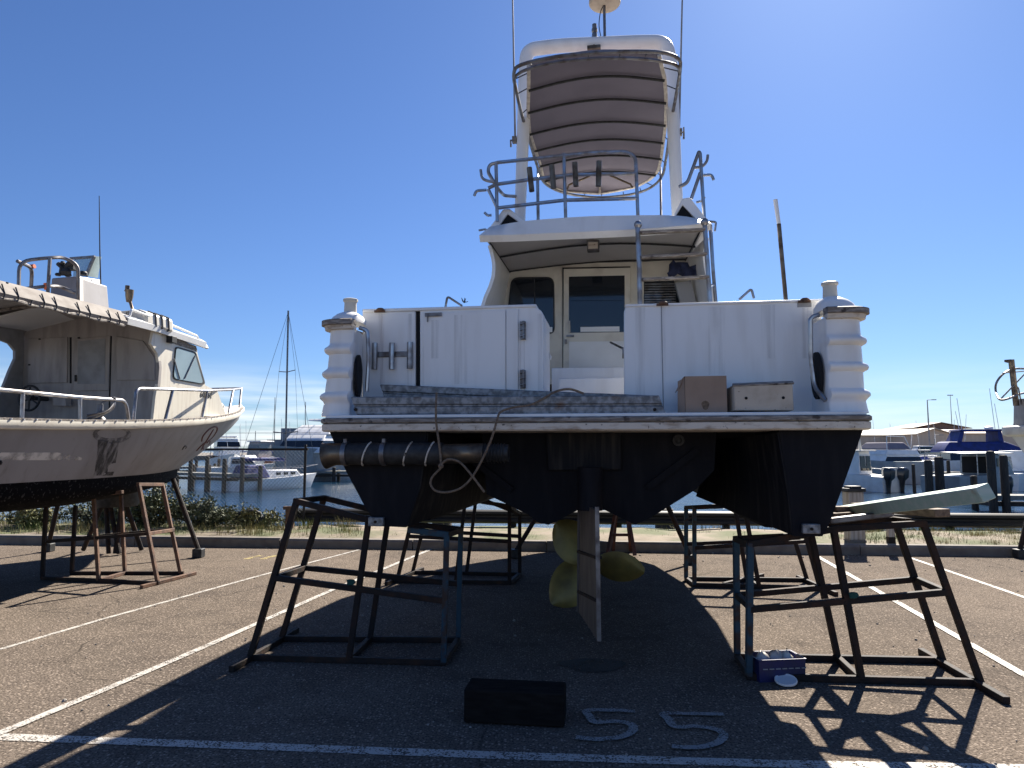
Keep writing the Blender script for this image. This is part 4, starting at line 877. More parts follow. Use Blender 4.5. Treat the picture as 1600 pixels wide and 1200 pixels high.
stand('boat_stand', 'rusty steel stand under the right stern corner of the cruiser, timber planks on top', GN, ((1170, 1062), (1533, 1072)), ((1152, 1030), (1473, 1037)), [
    ('leg', [('n', 1172, 848), ('n', 1170, 1060)], 'bluesteel'), ('leg', [('f', 1150, 842), ('f', 1152, 1028)], 'bluesteel'),
    ('leg', [('n', 1302, 826), ('n', 1346, 1062)]), ('leg', [('f', 1268, 838), ('f', 1309, 1030)]),
    ('leg', [('n', 1443, 818), ('n', 1532, 1068)]), ('leg', [('f', 1398, 812), ('f', 1473, 1036)]),
    ('base_rail', [('n', 1170, 1060), ('n', 1532, 1070)]), ('base_rail', [('f', 1152, 1028), ('f', 1473, 1036)]),
    ('middle_rail', [('n', 1174, 952), ('n', 1480, 925)]), ('middle_rail', [('f', 1152, 930), ('f', 1431, 905)]),
    ('top_rail', [('n', 1172, 850), ('n', 1305, 826)]), ('top_rail', [('f', 1150, 842), ('f', 1268, 836)]), ('top_rail', [('n', 1302, 826), ('n', 1443, 818)]), ('top_rail', [('f', 1268, 820), ('f', 1398, 812)]),
    ('cross_bar', [('n', 1172, 850), ('f', 1150, 842)]), ('cross_bar', [('n', 1302, 826), ('f', 1268, 832)]), ('cross_bar', [('n', 1443, 818), ('f', 1398, 812)]),
    ('cross_bar', [('n', 1174, 950), ('f', 1152, 930)]), ('cross_bar', [('n', 1477, 925), ('f', 1431, 905)]),
    ('foot', [('f', 1152, 1026), ('n', 1171, 1058)]), ('foot', [('f', 1309, 1030), ('n', 1343, 1060)]), ('foot', [('g', 1440, 1018), ('g', 1571, 1094)])], (1340, 1048))
stand('boat_stand', 'rusty steel stand under the left stern corner of the cruiser, half in its shadow', GN, ((392, 1032), (693, 1040)), ((440, 1002), (716, 1004)), [
    ('leg', [('n', 463, 785), ('n', 391, 1030)]), ('leg', [('f', 506, 779), ('f', 440, 1000)]),
    ('leg', [('n', 577, 806), ('n', 545, 1035)]), ('leg', [('f', 607, 806), ('f', 578, 1000)]),
    ('leg', [('n', 698, 836), ('n', 693, 1038)], 'bluesteel'), ('leg', [('f', 720, 828), ('f', 716, 1004)], 'bluesteel'),
    ('base_rail', [('n', 391, 1030), ('n', 693, 1038)]), ('base_rail', [('f', 440, 999), ('f', 716, 1003)]),
    ('middle_rail', [('n', 432, 903), ('n', 690, 938)]), ('middle_rail', [('f', 475, 887), ('f', 716, 912)]),
    ('top_rail', [('n', 463, 783), ('n', 575, 812)]), ('top_rail', [('f', 506, 778), ('f', 604, 802)]), ('top_rail', [('n', 640, 828), ('n', 698, 835)], 'bluesteel'), ('top_rail', [('f', 604, 815), ('f', 720, 827)]),
    ('cross_bar', [('n', 463, 783), ('f', 506, 778)]), ('cross_bar', [('n', 698, 835), ('f', 720, 828)]), ('cross_bar', [('n', 575, 815), ('f', 604, 810)]),
    ('cross_bar', [('n', 432, 903), ('f', 475, 887)]),
    ('foot', [('g', 363, 1045), ('g', 463, 985)]), ('foot', [('n', 545, 1033), ('f', 578, 1000)]), ('foot', [('n', 693, 1036), ('f', 716, 1003)])], (550, 1018))
stand('boat_stand', 'dark steel stand at the far right under the middle of the cruiser, on sunlit asphalt', GN, ((1085, 917), (1239, 921)), ((1072, 907), (1259, 909)), [
    ('leg', [('f', 1072, 792), ('f', 1072, 906)], 'bluesteel'), ('leg', [('n', 1085, 792), ('n', 1085, 916)], 'bluesteel'),
    ('leg', [('f', 1148, 790), ('f', 1167, 906)]), ('leg', [('n', 1164, 796), ('n', 1186, 919)]),
    ('leg', [('f', 1239, 836), ('f', 1261, 908)]), ('leg', [('n', 1256, 828), ('n', 1281, 920)]),
    ('base_rail', [('n', 1085, 917), ('n', 1281, 921)]), ('base_rail', [('f', 1072, 906), ('f', 1261, 908)]),
    ('middle_rail', [('f', 1072, 850), ('f', 1248, 842)]), ('middle_rail', [('n', 1085, 856), ('n', 1262, 846)]),
    ('top_rail', [('f', 1072, 793), ('f', 1148, 789)]), ('top_rail', [('n', 1085, 793), ('n', 1164, 790)]), ('cross_bar', [('n', 1085, 793), ('f', 1072, 793)]),
    ('foot', [('f', 1072, 905), ('n', 1085, 917)]), ('foot', [('g', 1191, 899), ('g', 1132, 913)]), ('foot', [('g', 1247, 902), ('g', 1306, 928)]), ('foot', [('n', 1186, 918), ('f', 1167, 906)])], (1170, 913))
stand('boat_stand', 'dark steel stand at the far left under the middle of the cruiser', GN, ((604, 911), (799, 913)), ((645, 897), (812, 900)), [
    ('leg', [('f', 812, 800), ('f', 812, 899)]), ('leg', [('n', 796, 790), ('n', 796, 911)]),
    ('leg', [('f', 743, 785), ('f', 729, 898)]), ('leg', [('n', 726, 790), ('n', 712, 911)]),
    ('leg', [('f', 662, 822), ('f', 645, 895)]), ('leg', [('n', 641, 822), ('n', 621, 905)]),
    ('base_rail', [('n', 604, 909), ('n', 797, 911)]), ('base_rail', [('f', 645, 895), ('f', 812, 899)]),
    ('middle_rail', [('f', 662, 829), ('f', 812, 838)]), ('middle_rail', [('n', 641, 838), ('n', 797, 846)]),
    ('top_rail', [('n', 726, 780), ('n', 796, 791)]), ('top_rail', [('f', 743, 776), ('f', 812, 803)]), ('cross_bar', [('n', 796, 792), ('f', 812, 803)]),
    ('foot', [('g', 660, 889), ('g', 604, 912)]), ('foot', [('n', 797, 910), ('f', 812, 900)])], (710, 905))
# tops of the near stands: timbers
def plank(name, p, q, w, h, m, label, cat, up=(0, 0, 1), group=None, **k):
    b = MB(); b.beam(p, q, w, h, up); return solid(name, b, M[m], label, cat, group, bevel=.006, **k)
PN = Plane(gp(1170, 1062), gp(1533, 1072)); PF = Plane(gp(1152, 1030), gp(1473, 1037))
plank('timber_plank', PF.p(1352, 799) + Vector((0, .12, .03)), PN.p(1460, 811) + Vector((.03, -.05, .045)), .15, .055, 'wood', 'short weathered timber plank across the top of the right stern stand, under the green board', 'plank')
plank('timber_plank', PN.p(1335, 802) + Vector((0, .35, .0)), PF.p(1430, 797) + Vector((0, .22, .0)), .09, .04, 'wood', 'small timber offcut behind the wide plank on top of the right stern stand', 'plank')
plank('steel_channel', PN.p(1300, 822) + Vector((0, .05, .03)), PN.p(1398, 808) + Vector((0, .05, .02)), .06, .04, 'dull_steel', 'short bare steel channel lying on the right stern stand beside the hull', 'channel')
gA, gB = Vector((2.64, 6.3, 1.02)), at(1541, 770, 3.78)
plank('green_board', gA, gB, .075, .085, 'greenplank', 'long pale green painted board sloping up over the right stern stand', 'board', (-.4, 0, 1))
plank('timber_packer', PN.p(1320, 812) + Vector((0, .25, -.0)), PF.p(1395, 800) + Vector((0, .1, -.01)), .10, .05, 'wood', 'timber packer under the low end of the green board', 'timber')
for px, py, pl, s in ((803/1, 0, 0, 0),): pass
for (x, y), lab in (((1328, 928), 'scrap of green cloth tied to the middle rail of the right stern stand'), ((550, 908), 'scrap of green cloth tied to the middle rail of the left stern stand')):
    c = (PN if x > 900 else Plane(gp(392, 1032), gp(693, 1040))).p(x, y) + Vector((0, -.035, 0))
    b = MB(); b.loft([[c + Vector((r*math.cos(a)*(1+.25*math.sin(3*a+k)), -.012*k, r*.85*math.sin(a)*(1+.2*math.cos(2*a)))) for a in [j*math.pi/5 for j in range(10)]] for k, r in enumerate((.02, .034, .026))]); solid('cloth_scrap', b, mat('dark_green_cloth', (.01, .06, .05), .9, bump=.3), lab, 'cloth')
# single props with square feet
def prop(label, foot, top, Yt, group='adjustable props under the bow end'):
    f = gp(*foot); t = thing('boat_prop', label, 'prop', f, 0, group)
    tp = at(top[0], top[1], Yt) - f; b = MB(); b.tube([Vector((0, 0, .10)), tp], .035, 10); b.build('post', M['rust'], t)
    b = MB(); b.box((-.07, -.07, .0), (.07, .07, .13)); b.build('foot', M['rubber'], t, bevel=.01)
prop('leaning steel prop with a square black foot, right of the propeller', (1079, 881), (1043, 790), gp(1079, 881).y - .1)
prop('leaning steel prop with a square black foot, left of the propeller', (806, 872), (846, 795), gp(806, 872).y + .1)
# small red A-frame trestle under the bow
ft = [gp(949, 870), gp(992, 870), gp(958, 863), gp(986, 863)]; c = sum(ft, Vector())/4
t = thing('red_trestle', 'small red oxide A-frame trestle seen far under the cruiser behind the rudder', 'trestle', c)
ap = at(971, 795, c.y) - c
for k, f in enumerate(ft): b = MB(); b.beam(f - c + Vector((0, 0, .02)), ap + Vector(((.08 if k % 2 else -.08), 0, 0)), .045, .045); b.build('leg', M['rust_red'], t)
b = MB(); b.beam(ft[0].lerp(at(965, 795, c.y), .45) - c, ft[1].lerp(at(977, 795, c.y), .45) - c, .04, .04); b.build('brace', M['rust_red'], t)
# timber block in the shade
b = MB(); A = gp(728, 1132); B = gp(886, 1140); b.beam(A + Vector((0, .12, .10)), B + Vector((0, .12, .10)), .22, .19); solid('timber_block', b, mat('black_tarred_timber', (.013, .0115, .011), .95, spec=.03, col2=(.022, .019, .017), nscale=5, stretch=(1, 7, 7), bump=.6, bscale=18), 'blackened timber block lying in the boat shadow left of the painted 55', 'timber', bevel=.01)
# blue crate of rags and the white lid leaning on it
c = gp(1212, 1058); cr = thing('blue_crate', 'blue plastic crate of rags at the foot of the right stern stand', 'crate', c, R(7))
b = MB(); L_, D_, H_ = .335, .20, .15; t_ = .006
def tub(b, L, D, H, t, fl=.02):
    o0 = [(-L/2, -D/2, 0), (L/2, -D/2, 0), (L/2, D/2, 0), (-L/2, D/2, 0)]; o1 = [(x*(1+fl), y*(1+fl*2), H) for x, y, _ in o0]
    i1 = [(x - math.copysign(t, x), y - math.copysign(t, y), H) for x, y, _ in o1]; i0 = [(x - math.copysign(t*2, x), y - math.copysign(t*2, y), .012) for x, y, _ in o0]
    b.loft([o0, o1, i1, i0], smooth=False)
tub(b, L_, D_, H_, t_); b.build('crate_body', M['bluebox'], cr)
b = MB()
for i in range(7): x = -L_/2 + .025 + i*.047; b.box((x, -D_/2-.007, .085), (x+.034, -D_/2-.003, .092))
b.build('slot', M['greypaint'], cr)
b = MB(); b.loft([[(x*k, y*k2, z) for x, y in ((-L_/2-.004, -D_/2-.008), (L_/2+.004, -D_/2-.008), (L_/2+.004, D_/2+.008), (-L_/2-.004, D_/2+.008))] for k, k2, z in ((1.01, 1.0, H_-.008), (1.02, 1.02, H_-.006), (1.02, 1.02, H_+.002), (.985, .95, H_+.002))], smooth=False, caps=False); b.build('crate_rim', M['bluebox'], cr)
fw = cr.matrix_basis
for k, (x, y, s, m, lab) in enumerate(((-.10, .0, .055, 'rag', 'crumpled pale rag in the blue crate, next to the stand leg'), (.01, .02, .062, 'rag', 'standing crumpled rag in the middle of the blue crate'), (.10, .02, .045, 'offwhite', 'flat cream rag at the right end of the blue crate'))):
    b = MB(); p = fw @ Vector((x, y, H_-.02)); rr = random.Random(k)
    b.loft([[p + Vector((s*f*math.cos(a)*rr.uniform(.75, 1.2), s*.8*f*math.sin(a)*rr.uniform(.75, 1.2), z*s + rr.uniform(-.01, .01))) for a in [j*math.pi/5 for j in range(10)]] for f, z in ((.7, -1.2), (1, -.5), (.95, .1), (.6, .6), (.25, .85))], smooth=(k == 1)); solid('rag', b, M[m], lab, 'rag')
lid = gp(1229, 1070); ax = Vector((-.08, -.22, .97)).normalized()
b = MB(); b.lathe([(0, .0), (.060, 0), (.064, .004), (.071, .004), (.074, .0), (.074, -.010), (.070, -.012), (0, -.012)], lid + Vector((0, .01, .032)), 36, ax)
solid('paint_lid', b, M['white'], 'round white paint tin lid propped against the front of the blue crate', 'lid')
# ================================================================== THE WEATHERED WORKBOAT IN THE NEXT BAY
LF = Frame(-6.0, 8.0, R(8.5)); LV, LU, LW = LF.v, LF.u, LF.w
wb = thing('workboat', 'weathered cream workboat with open wheelhouse and rusty roof edge, propped in the next bay', 'boat', LF.o, -LF.yaw)
def beam_at(v):                                   # half breadth at the gunwale
    pts = [(-3.2, 1.42), (-1.2, 1.47), (0, 1.47), (1.4, 1.42), (2.6, 1.22), (3.6, .93), (4.4, .62), (5.1, .27), (5.62, .02)]
    for (a, x), (c, y) in zip(pts, pts[1:]):
        if a <= v <= c: return x + (y-x)*(v-a)/(c-a)
    return pts[0][1] if v < pts[0][0] else .02
def sheer(v): return 1.86 + .012*(v+1.2) + .0095*max(0, v+1.2)**2
def wl(v): return 1.27 + (.0 if v < 2 else .02*(v-2)**1.6)       # top of the boot stripe
def vend(f): return 5.62 - 1.95*f**1.35             # the raked stem: lower rings stop further aft
TS = [0, .14, .24, .34, .43, .52, .60, .67, .735, .80, .855, .90, .94, .975, 1.0]
vs = [-3.2 + 8.82*t for t in TS]
def section(v):
    t = (v+3.2)/8.82; out = []
    for f in (0, .14, .3, .5, .75, 1.0):          # gunwale down to the stripe
        ve = vend(f); vv = -3.2 + (ve+3.2)*t; bb = beam_at(min(5.62, v))
        z0 = sheer(vv) + (sheer(5.62)-sheer(ve))*0; z = z0 + (wl(min(vv, 3.85))-z0)*f
        if f > 0 and t > .5: z = z + (lerpstem(f)-z)*((t-.5)/.5)**1.5
        out.append((bb*(1 - .15*f), vv, z))
    return out
def lerpstem(f): return 2.30 - 1.02*f
SEC = [section(v) for v in vs]
def boot(v, sec): 
    x, y, z = sec[-1]; d = .21 - (.10*((v-2.5)/3.1)**2 if v > 2.5 else 0)
    return [(x, y, z), (x*.985, y, z-.11), (x*.955, y, z-d), (x*.55, y-.02, z-d-(.10 if v < 3 else .1*(5.8-v)/2.8)), (0, y-.04, z-d-(.19 if v < 3 else .19*(5.8-v)/2.8))]
b = MB(); b.loft([[Vector((x, y, z)) for x, y, z in s_] for s_ in SEC], closed=False, caps=False)
b.loft([[Vector((-x, y, z)) for x, y, z in s_[::-1]] for s_ in SEC], closed=False, caps=False)
s0 = SEC[0]; b.add([Vector(p) for p in s0] + [Vector((-x, y, z)) for x, y, z in s0[::-1]], [tuple(range(10))])
hl = b.build('hull', M['whitedirty_shaded'], wb, angle=60)
b = MB()
BO = [boot(v, s_) for v, s_ in zip(vs, SEC)]
b.loft([[Vector(p) for p in q] + [Vector((-x, y, z)) for x, y, z in q[-2::-1]] for q in BO], closed=False, caps=True); b.build('bottom', M['bootstripe'], hl, angle=60)
b = MB(); 
for sg in (1, -1):
    b.loft([[Vector((sg*(beam_at(v)+dx*(1 if v < 5.3 else .6)), v + (.03 if v > 5.5 else 0), sheer(v)+dz)) for dx, dz in ((-.03, -.075), (.02, -.07), (.042, -.035), (.035, .015), (.0, .03), (-.05, .03))] for v in vs], closed=True, caps=True)
b.build('gunwale', M['offwhite'], wb, angle=50)
b = MB()
b.loft([[Vector((beam_at(v)+.036, v, sheer(v)+dz)) for dz in (.012, .034)] + [Vector((beam_at(v)-.005, v, sheer(v)+.036))] for v in vs[1:-1]], closed=False, caps=False); b.build('gunwale_rubber', M['strake'], wb)
for k in range(34):                               # pale bolt heads along the rubber
    v = -1.3 + k*.14*(1.0+k*.012)
    if v < 4.6: b = MB(); b.ball((beam_at(v)+.037, v, sheer(v)+.022), .013, 6); b.build('bolt_head', M['white'], wb)
b = MB(); b.shell([[Vector((-beam_at(v)+.02, v, sheer(v)+.02)), Vector((0, v, sheer(v)+.05)), Vector((beam_at(v)-.02, v, sheer(v)+.02))] for v in vs[7:]], .02); b.build('foredeck', M['cream'], wb)
b = MB(); b.box((-1.15, -3.1, 1.40), (1.15, .5, 1.46)); b.build('cockpit_sole', M['greypaint'], wb)
b = MB()
for sg in (1, -1):
    b = MB(); b.box((sg*1.08 if sg > 0 else -1.24, 1.3, 1.84), (1.24 if sg > 0 else -1.08, 1.62, 1.90)); b.build('side_deck', M['cream'], wb)
# wheelhouse: bulkhead with two shuttered openings, side with window, trunk
VB2 = 1.6; US = 1.05
def P2(v, *pts): return [LV(x, y, v) for x, y in pts]
zr = LV(245, 518, VB2).z
bh = P2(VB2, (36, 680), (36, 516), (60, 503), (110, 494), (170, 495), (215, 506), (245, 521), (249, 575), (246, 610), (240, 680))
b = MB(); b.prism(bh, (0, .05, 0)); bh_o = b.build('wheelhouse_bulkhead', M['cabin_shade'], wb)
def pan(poly, m, name, d, parent=bh_o, v=VB2): b = MB(); b.prism(P2(v, *poly), (0, d, 0)); return b.build(name, M[m], parent, bevel=.004)
pan([(46, 530), (107, 527), (106, 598), (45, 599)], 'cabin_shade', 'shutter', -.02)
pan([(109, 527), (112, 527), (112, 599), (109, 599)], 'dark', 'gap', -.004)
pan([(118, 530), (173, 525), (171, 610), (117, 611)], 'cabin_shade', 'door', -.02)
pan([(122, 533), (165, 529), (164, 600), (121, 600)], 'greypaint', 'door_panel', -.004, v=VB2-.021)
pan([(172, 525), (175, 525), (172, 640), (170, 640)], 'dark', 'gap', -.004)
pan([(183, 526), (225, 533), (243, 560), (243, 594), (184, 594)], 'cabin_shade', 'shutter', -.02)
b = MB(); b.tube(P2(VB2-.03, (118, 586), (118, 596)), .014); b.build('handle', M['rubber'], bh_o)
for x, y in ((62, 530), (123, 528), (46, 570)):
    b = MB(); b.ball(LV(x, y, VB2-.02), .018, 6); b.build('knob', M['rubber'], bh_o)
# port wall seen from inside with its dark end and the sky beyond
b = MB(); ul = LV(36, 600, VB2).x
b.prism([LU(x, y, ul-.01) for x, y in ((37, 516), (37, 660), (-8, 660), (-2, 622), (3, 611), (15, 580), (24, 560), (24, 548), (15, 537), (0, 531), (-12, 528), (-12, 510))], (-.04, 0, 0)); b.build('port_wall', M['greypaint'], wb)
# starboard wall
fwd = [LU(270, 662, US), LU(345, 650, US)]
zc = LU(290, 652, US).z
side_poly = [LU(237, 700, US), LU(243, 620, US), LU(250, 580, US), LU(246, 552, US), LU(236, 537, US), LU(240, 517, US), LU(270, 527, US), LU(306, 541, US), LU(321, 602, US), LU(340, 612, US), LU(352, 645, US), LU(352, 700, US)]
for p in side_poly: p.z = max(p.z, sheer(p.y)-.02)
b = MB(); b.prism(side_poly, (-.04, 0, 0)); sw = b.build('wheelhouse_side', M['cream'], wb)
wpx = rounded([Vector((269, 593, 0)), Vector((273.5, 541, 0)), Vector((305, 550, 0)), Vector((320.5, 602, 0))], [7, 5, 5, 7], 4, True)
b = MB(); b.prism([LU(p.x, p.y, US) for p in wpx], (.014, 0, 0)); wf = b.build('window', M['rubber'], wb)
cx, cy = 292, 572
b = MB(); b.prism([LU((p.x-cx)*.9+cx, (p.y-cy)*.92+cy, US+.0145) for p in wpx], (.004, 0, 0)); b.build('pane', mat('painted_sky_glass', (.30, .38, .40), .12, spec=.8, col2=(.24, .31, .33), nscale=1.5), wf)  # pale sky reflection put into the pane's base colour
b = MB(); b.beam(LU(288, 592, US+.02), LU(305, 555, US+.02), .03, .004); b.beam(LU(272, 560, US+.02), LU(281, 592, US+.02), .02, .004); b.build('inner_frame', M['greypaint'], wf)
b = MB(); b.prism([LU(p[0], p[1], US+.001) for p in ((273, 528), (306, 541), (308, 549), (274, 538))], (.006, 0, 0)); b.build('painted_visor_shade', M['strake'], sw)  # dark strip painted in for the shade under the roof edge
b = MB(); c = LU(268, 531, US+.04); b.box((c.x-.04, c.y-.06, c.z-.045), (c.x+.05, c.y+.05, c.z+.045)); b.tube([c + Vector((-.05, 0, 0)), c], .015); b.build('side_lamp', M['rubber'], sw, bevel=.01)
# windscreen and trunk front
vF = LU(321, 602, US).y; zF = LU(321, 602, US).z; vR = LU(306, 541, US).y; zR = LU(306, 541, US).z; vE = LU(352, 645, US).y; zE = LU(352, 645, US).z
b = MB(); b.prism([Vector((US-.04, vF, zF)), Vector((-US, vF, zF)), Vector((-US, vR, zR)), Vector((US-.04, vR, zR))], (0, .03, 0)); b.build('windscreen', M['glass'], wb)
b = MB(); b.loft([[Vector((US-.045, vF-.0, zF)), Vector((-US, vF, zF)), Vector((-US+.05, vF, 2.03)), Vector((US-.045, vF, 2.03))], [Vector((US*.70, vE+.5, zE+.17)), Vector((-US*.7, vE+.5, zE+.17)), Vector((-US*.70, vE+.55, 2.12)), Vector((US*.70, vE+.55, 2.12))], [Vector((US*.42, vE+.9, 2.25)), Vector((-US*.42, vE+.9, 2.25)), Vector((-US*.4, vE+.95, 2.15)), Vector((US*.4, vE+.95, 2.15))]], smooth=False); b.build('cabin_trunk', M['cream'], wb, bevel=.03)
b = MB(); b.box((-US-.04, VB2, 1.9), (-US, vR, zR)); b.build('wheelhouse_side', M['cream'], wb)
# registration number on the cabin side (characters as in the photo)
def text(name, body, origin, xdir, zdir, size, m, parent, world=False, shear=0.0, ext=.002):
    cu = bpy.data.curves.new(name, 'FONT'); cu.body = body; cu.size = size; cu.extrude = ext; cu.shear = shear; cu.align_x = 'CENTER'; cu.align_y = 'CENTER'
    tmp = bpy.data.objects.new(name, cu); COL.objects.link(tmp); dg = bpy.context.evaluated_depsgraph_get(); dg.update()
    me = bpy.data.meshes.new_from_object(tmp.evaluated_get(dg)); bpy.data.objects.remove(tmp)
    x = Vector(xdir).normalized(); y = Vector(zdir); y = (y - x*y.dot(x)).normalized(); z = x.cross(y)
    me.transform(Matrix(((x.x, y.x, z.x, origin[0]), (x.y, y.y, z.y, origin[1]), (x.z, y.z, z.z, origin[2]), (0, 0, 0, 1)))); me.name = name
    me.materials.clear(); me.materials.append(M[m]); o = bpy.data.objects.new(name, me); COL.objects.link(o); o.parent = parent; return o
c = LU(322.5, 617.5, US+.004); text('registration', '60461', c, LU(330, 618.6, US) - LU(315, 616.3, US), (0, 0, 1), .125, 'blacktext', sw)
# roof: cambered hardtop with worn aft awning edge
ez = lambda v: 3.14 + .035*(v+.8)/1.7 if v < .9 else 3.205 - .05*(v-.9)
rg = []
for v in [-3.0, -2, -1, 0, .9, 1.6, 2.2, 2.75]:
    rg.append([Vector((US*(1.0)*math.sin(R(a))/math.sin(R(90)), v, ez(v) + .24*math.cos(R(a))**1.0 - .0)) for a in range(-90, 91, 15)])
b = MB(); b.shell(rg, -.03); b.build('roof', M['cabin_shade'], wb, angle=60)
for i, v in enumerate((-.9, .75)):
    b = MB(); b.tube([Vector((US*math.sin(R(a)), v, ez(v) + .24*math.cos(R(a)) - .03)) for a in range(-85, 86, 17)], .02, 6); b.build('roof_beam', M['strake'], wb)
b = MB(); g = [[Vector((US+.05, v, ez(v)-.055)), Vector((US+.075, v, ez(v)+.0)), Vector((US-.03, v, ez(v)+.14)), Vector((US-.25, v, ez(v)+.20))] for v in (-3.0, -2, -1, -.2, .4, .86)]
b.shell(g, .012); aw = b.build('awning_edge', M['awning'], wb, angle=60)
b = MB(); b.tube([Vector((US+.06, v, ez(v)-.05 + .008*math.sin(v*14))) for v in [-3 + k*.1 for k in range(39)]], [.016 + .006*math.sin(k*1.7) for k in range(39)], 7); b.build('frayed_hem', M['strake'], aw)
for k in range(15):
    v = -1.6 + k*.165; b = MB(); b.tube([Vector((US+.075, v, ez(v)-.06)), Vector((US+.085, v+.01, ez(v)-.01)), Vector((US+.02, v+.03, ez(v)+.10 if k % 3 else ez(v)+.0))], .0075, 5); b.build('tie_cord', M['blacktext'], aw)
b = MB(); b.tube(P2(-.8, (0, 463), (12, 441)), .012, 6); b.build('rod_tip', M['rubber'], aw)
# white visor of the wheelhouse roof with its rails
g = [[Vector((US+.06, v, ez(v)-.03)), Vector((US+.07, v, ez(v)+.05)), Vector((US-.02, v, ez(v)+.10)), Vector((0, v, ez(v)+.27)), Vector((-US, v, ez(v)+.06))] for v in (.88, 1.5, 2.0, 2.4, 2.58)]
b = MB(); b.shell(g, .02); vz = b.build('wheelhouse_roof', M['white'], wb, angle=50)
b = MB(); q = [Vector((US+.03, v, ez(v)+h)) for v, h in ((.95, .06), (.98, .15), (1.7, .14), (2.4, .11), (2.44, .05))]; b.tube(rounded(q, .03), .016); b.build('roof_rail', M['white'], vz)
# white raft canister strapped on the roof
RB = [LV(183, 498, 1.2), LV(272, 520, 2.0)]
def raft():
    b = MB(); f = P2(1.25, (181, 486), (216, 482.5), (228, 487), (229, 506), (222, 509), (181, 498)); bk = P2(1.75, (226, 499), (259, 495.5), (271, 500), (272, 519), (265, 522), (226, 513))
    b.loft([f, bk], smooth=False); return b, f, bk
b, f, bk = raft(); rf = b.build('raft_canister', M['offwhite'], wb, bevel=.03)
for t in (.33, .56, .8):
    b = MB(); b.tube([f[i].lerp(bk[i], t)*1.0 + Vector((.004, 0, .004)) for i in (1, 2, 3, 4)], .012, 5); b.build('strap', M['blacktext'], rf)
text('canister_mark', '12', LV(199, 489.5, 1.243), LV(210, 489, 1.24) - LV(190, 490, 1.24), (0, 0, 1), .06, 'blacktext', rf)
b = MB(); b.tube(P2(1.7, (207, 484), (203, 470)), .02); b.lathe([(0, -.09), (.035, -.08), (.05, 0), (.055, .09), (.0, .10)], LV(202, 463, 1.7), 12); b.lathe([(.03, 0), (.03, .06), (0, .065)], LV(199, 453, 1.7), 10); b.tube(P2(1.7, (195, 454), (206, 457)), .012); b.build('masthead_lamp', M['pipe'], wb)
# upper helm station
vh = .75
b = MB(); f = P2(vh, (76, 478), (80, 434), (119, 431), (123, 480)); bk = [p + Vector((.0, .55, 0)) for p in f]
b.loft([f, bk], smooth=False); hs = b.build('upper_console', M['whitedirty_shaded'], wb, bevel=.02)  # darker white gives the console front its shade, the wing stays cream
b = MB(); b.prism([f[3] + Vector((.01, .02, -.06)), LV(149, 486, vh+.5), LV(153, 436, vh+.55), f[2] + Vector((.012, .02, 0))], (0, .05, 0)); b.build('console_wing', M['cream'], hs, bevel=.01)
b = MB(); b.prism(P2(vh+.45, (116, 404), (147, 400), (135, 431), (114, 434)), (0, .012, 0)); b.build('wind_deflector', M['paleglass'], hs)
b = MB(); b.prism([LV(146, 400, vh+.46), LV(157.5, 401, vh+.8), LV(152, 434, vh+.75), LV(134, 431, vh+.44)], (0, .012, 0)); b.build('wind_deflector', mat('milky_screen', (.24, .29, .28), .3, col2=(.18, .22, .21), nscale=4), hs)
b = MB(); b.beam(LV(110, 404, vh+.45), LV(148, 401, vh+.45), .03, .03); b.beam(LV(147, 401, vh+.44), LV(134, 432, vh+.44), .03, .03); b.build('screen_frame', M['dull_steel'], hs)
rr = random.Random(3)
b = MB()
b.box(tuple(LV(97, 421, vh+.1)), tuple(LV(124, 416, vh+.2)))
b.tube(P2(vh+.1, (95, 430), (97, 418), (91, 412)), .03, 7); b.tube(P2(vh+.12, (107, 431), (104, 418), (111, 410)), .04, 7); b.ball(LV(91, 429, vh+.1), (.04, .04, .025), 8); b.ball(LV(110, 412, vh+.1), .045, 8); b.ball(LV(103, 425, vh+.1), (.07, .05, .06), 8); b.ball(LV(98, 411, vh+.1), .03, 8)
b.build('helm_controls', M['rubber'], hs)
b = MB(); b.lathe([(.05, 0), (.05, .03), (.035, .05), (0, .055)], LV(130, 430, vh+.3), 10); b.build('compass', M['rubber'], hs)
text('console_mark', '6', LV(133.5, 443, vh+.24), (1, .35, 0), (0, 0, 1), .10, 'blacktext', hs)
def pr(name, runs, r, m='dull_steel', v=None):
    b = MB()
    for pts, rad in runs: b.tube(rounded(pts, rad), r)
    return b.build(name, M[m], wb)
pr('upper_rail', [([LV(29, 455, .1), LV(30, 408, .1), LV(78, 402.5, .3), LV(100, 402, .5), LV(122, 414, .6), LV(122, 480, .7)], [0, .12, .1, .2, .2, 0]), ([LV(27, 408, .1), LV(47, 417, .3), LV(50, 424, .4), LV(48, 462, .5)], [0, .06, .06, 0]), ([LV(78, 403, .3), LV(74, 470, .3)], 0),
    ([LV(22, 453, .1), LV(75, 447, .3), LV(92, 447, .5), LV(118, 458, .62)], .08)], .021)
b = MB(); b.tube(P2(.3, (72, 443), (73, 452)), .03, 7); b.build('tape_wrap', M['orangetape'], wb)
b = MB(); b.tube(P2(.35, (46, 417), (54, 416)), .026, 7); b.build('tape_wrap', M['orangetape'], wb)
b = MB(); b.tube([LV(158.5, 486, 1.2), LV(156, 390, 1.2), LV(155, 306, 1.2)], [.010, .008, .005], 6); b.build('whip_aerial', M['blacktext'], wb)
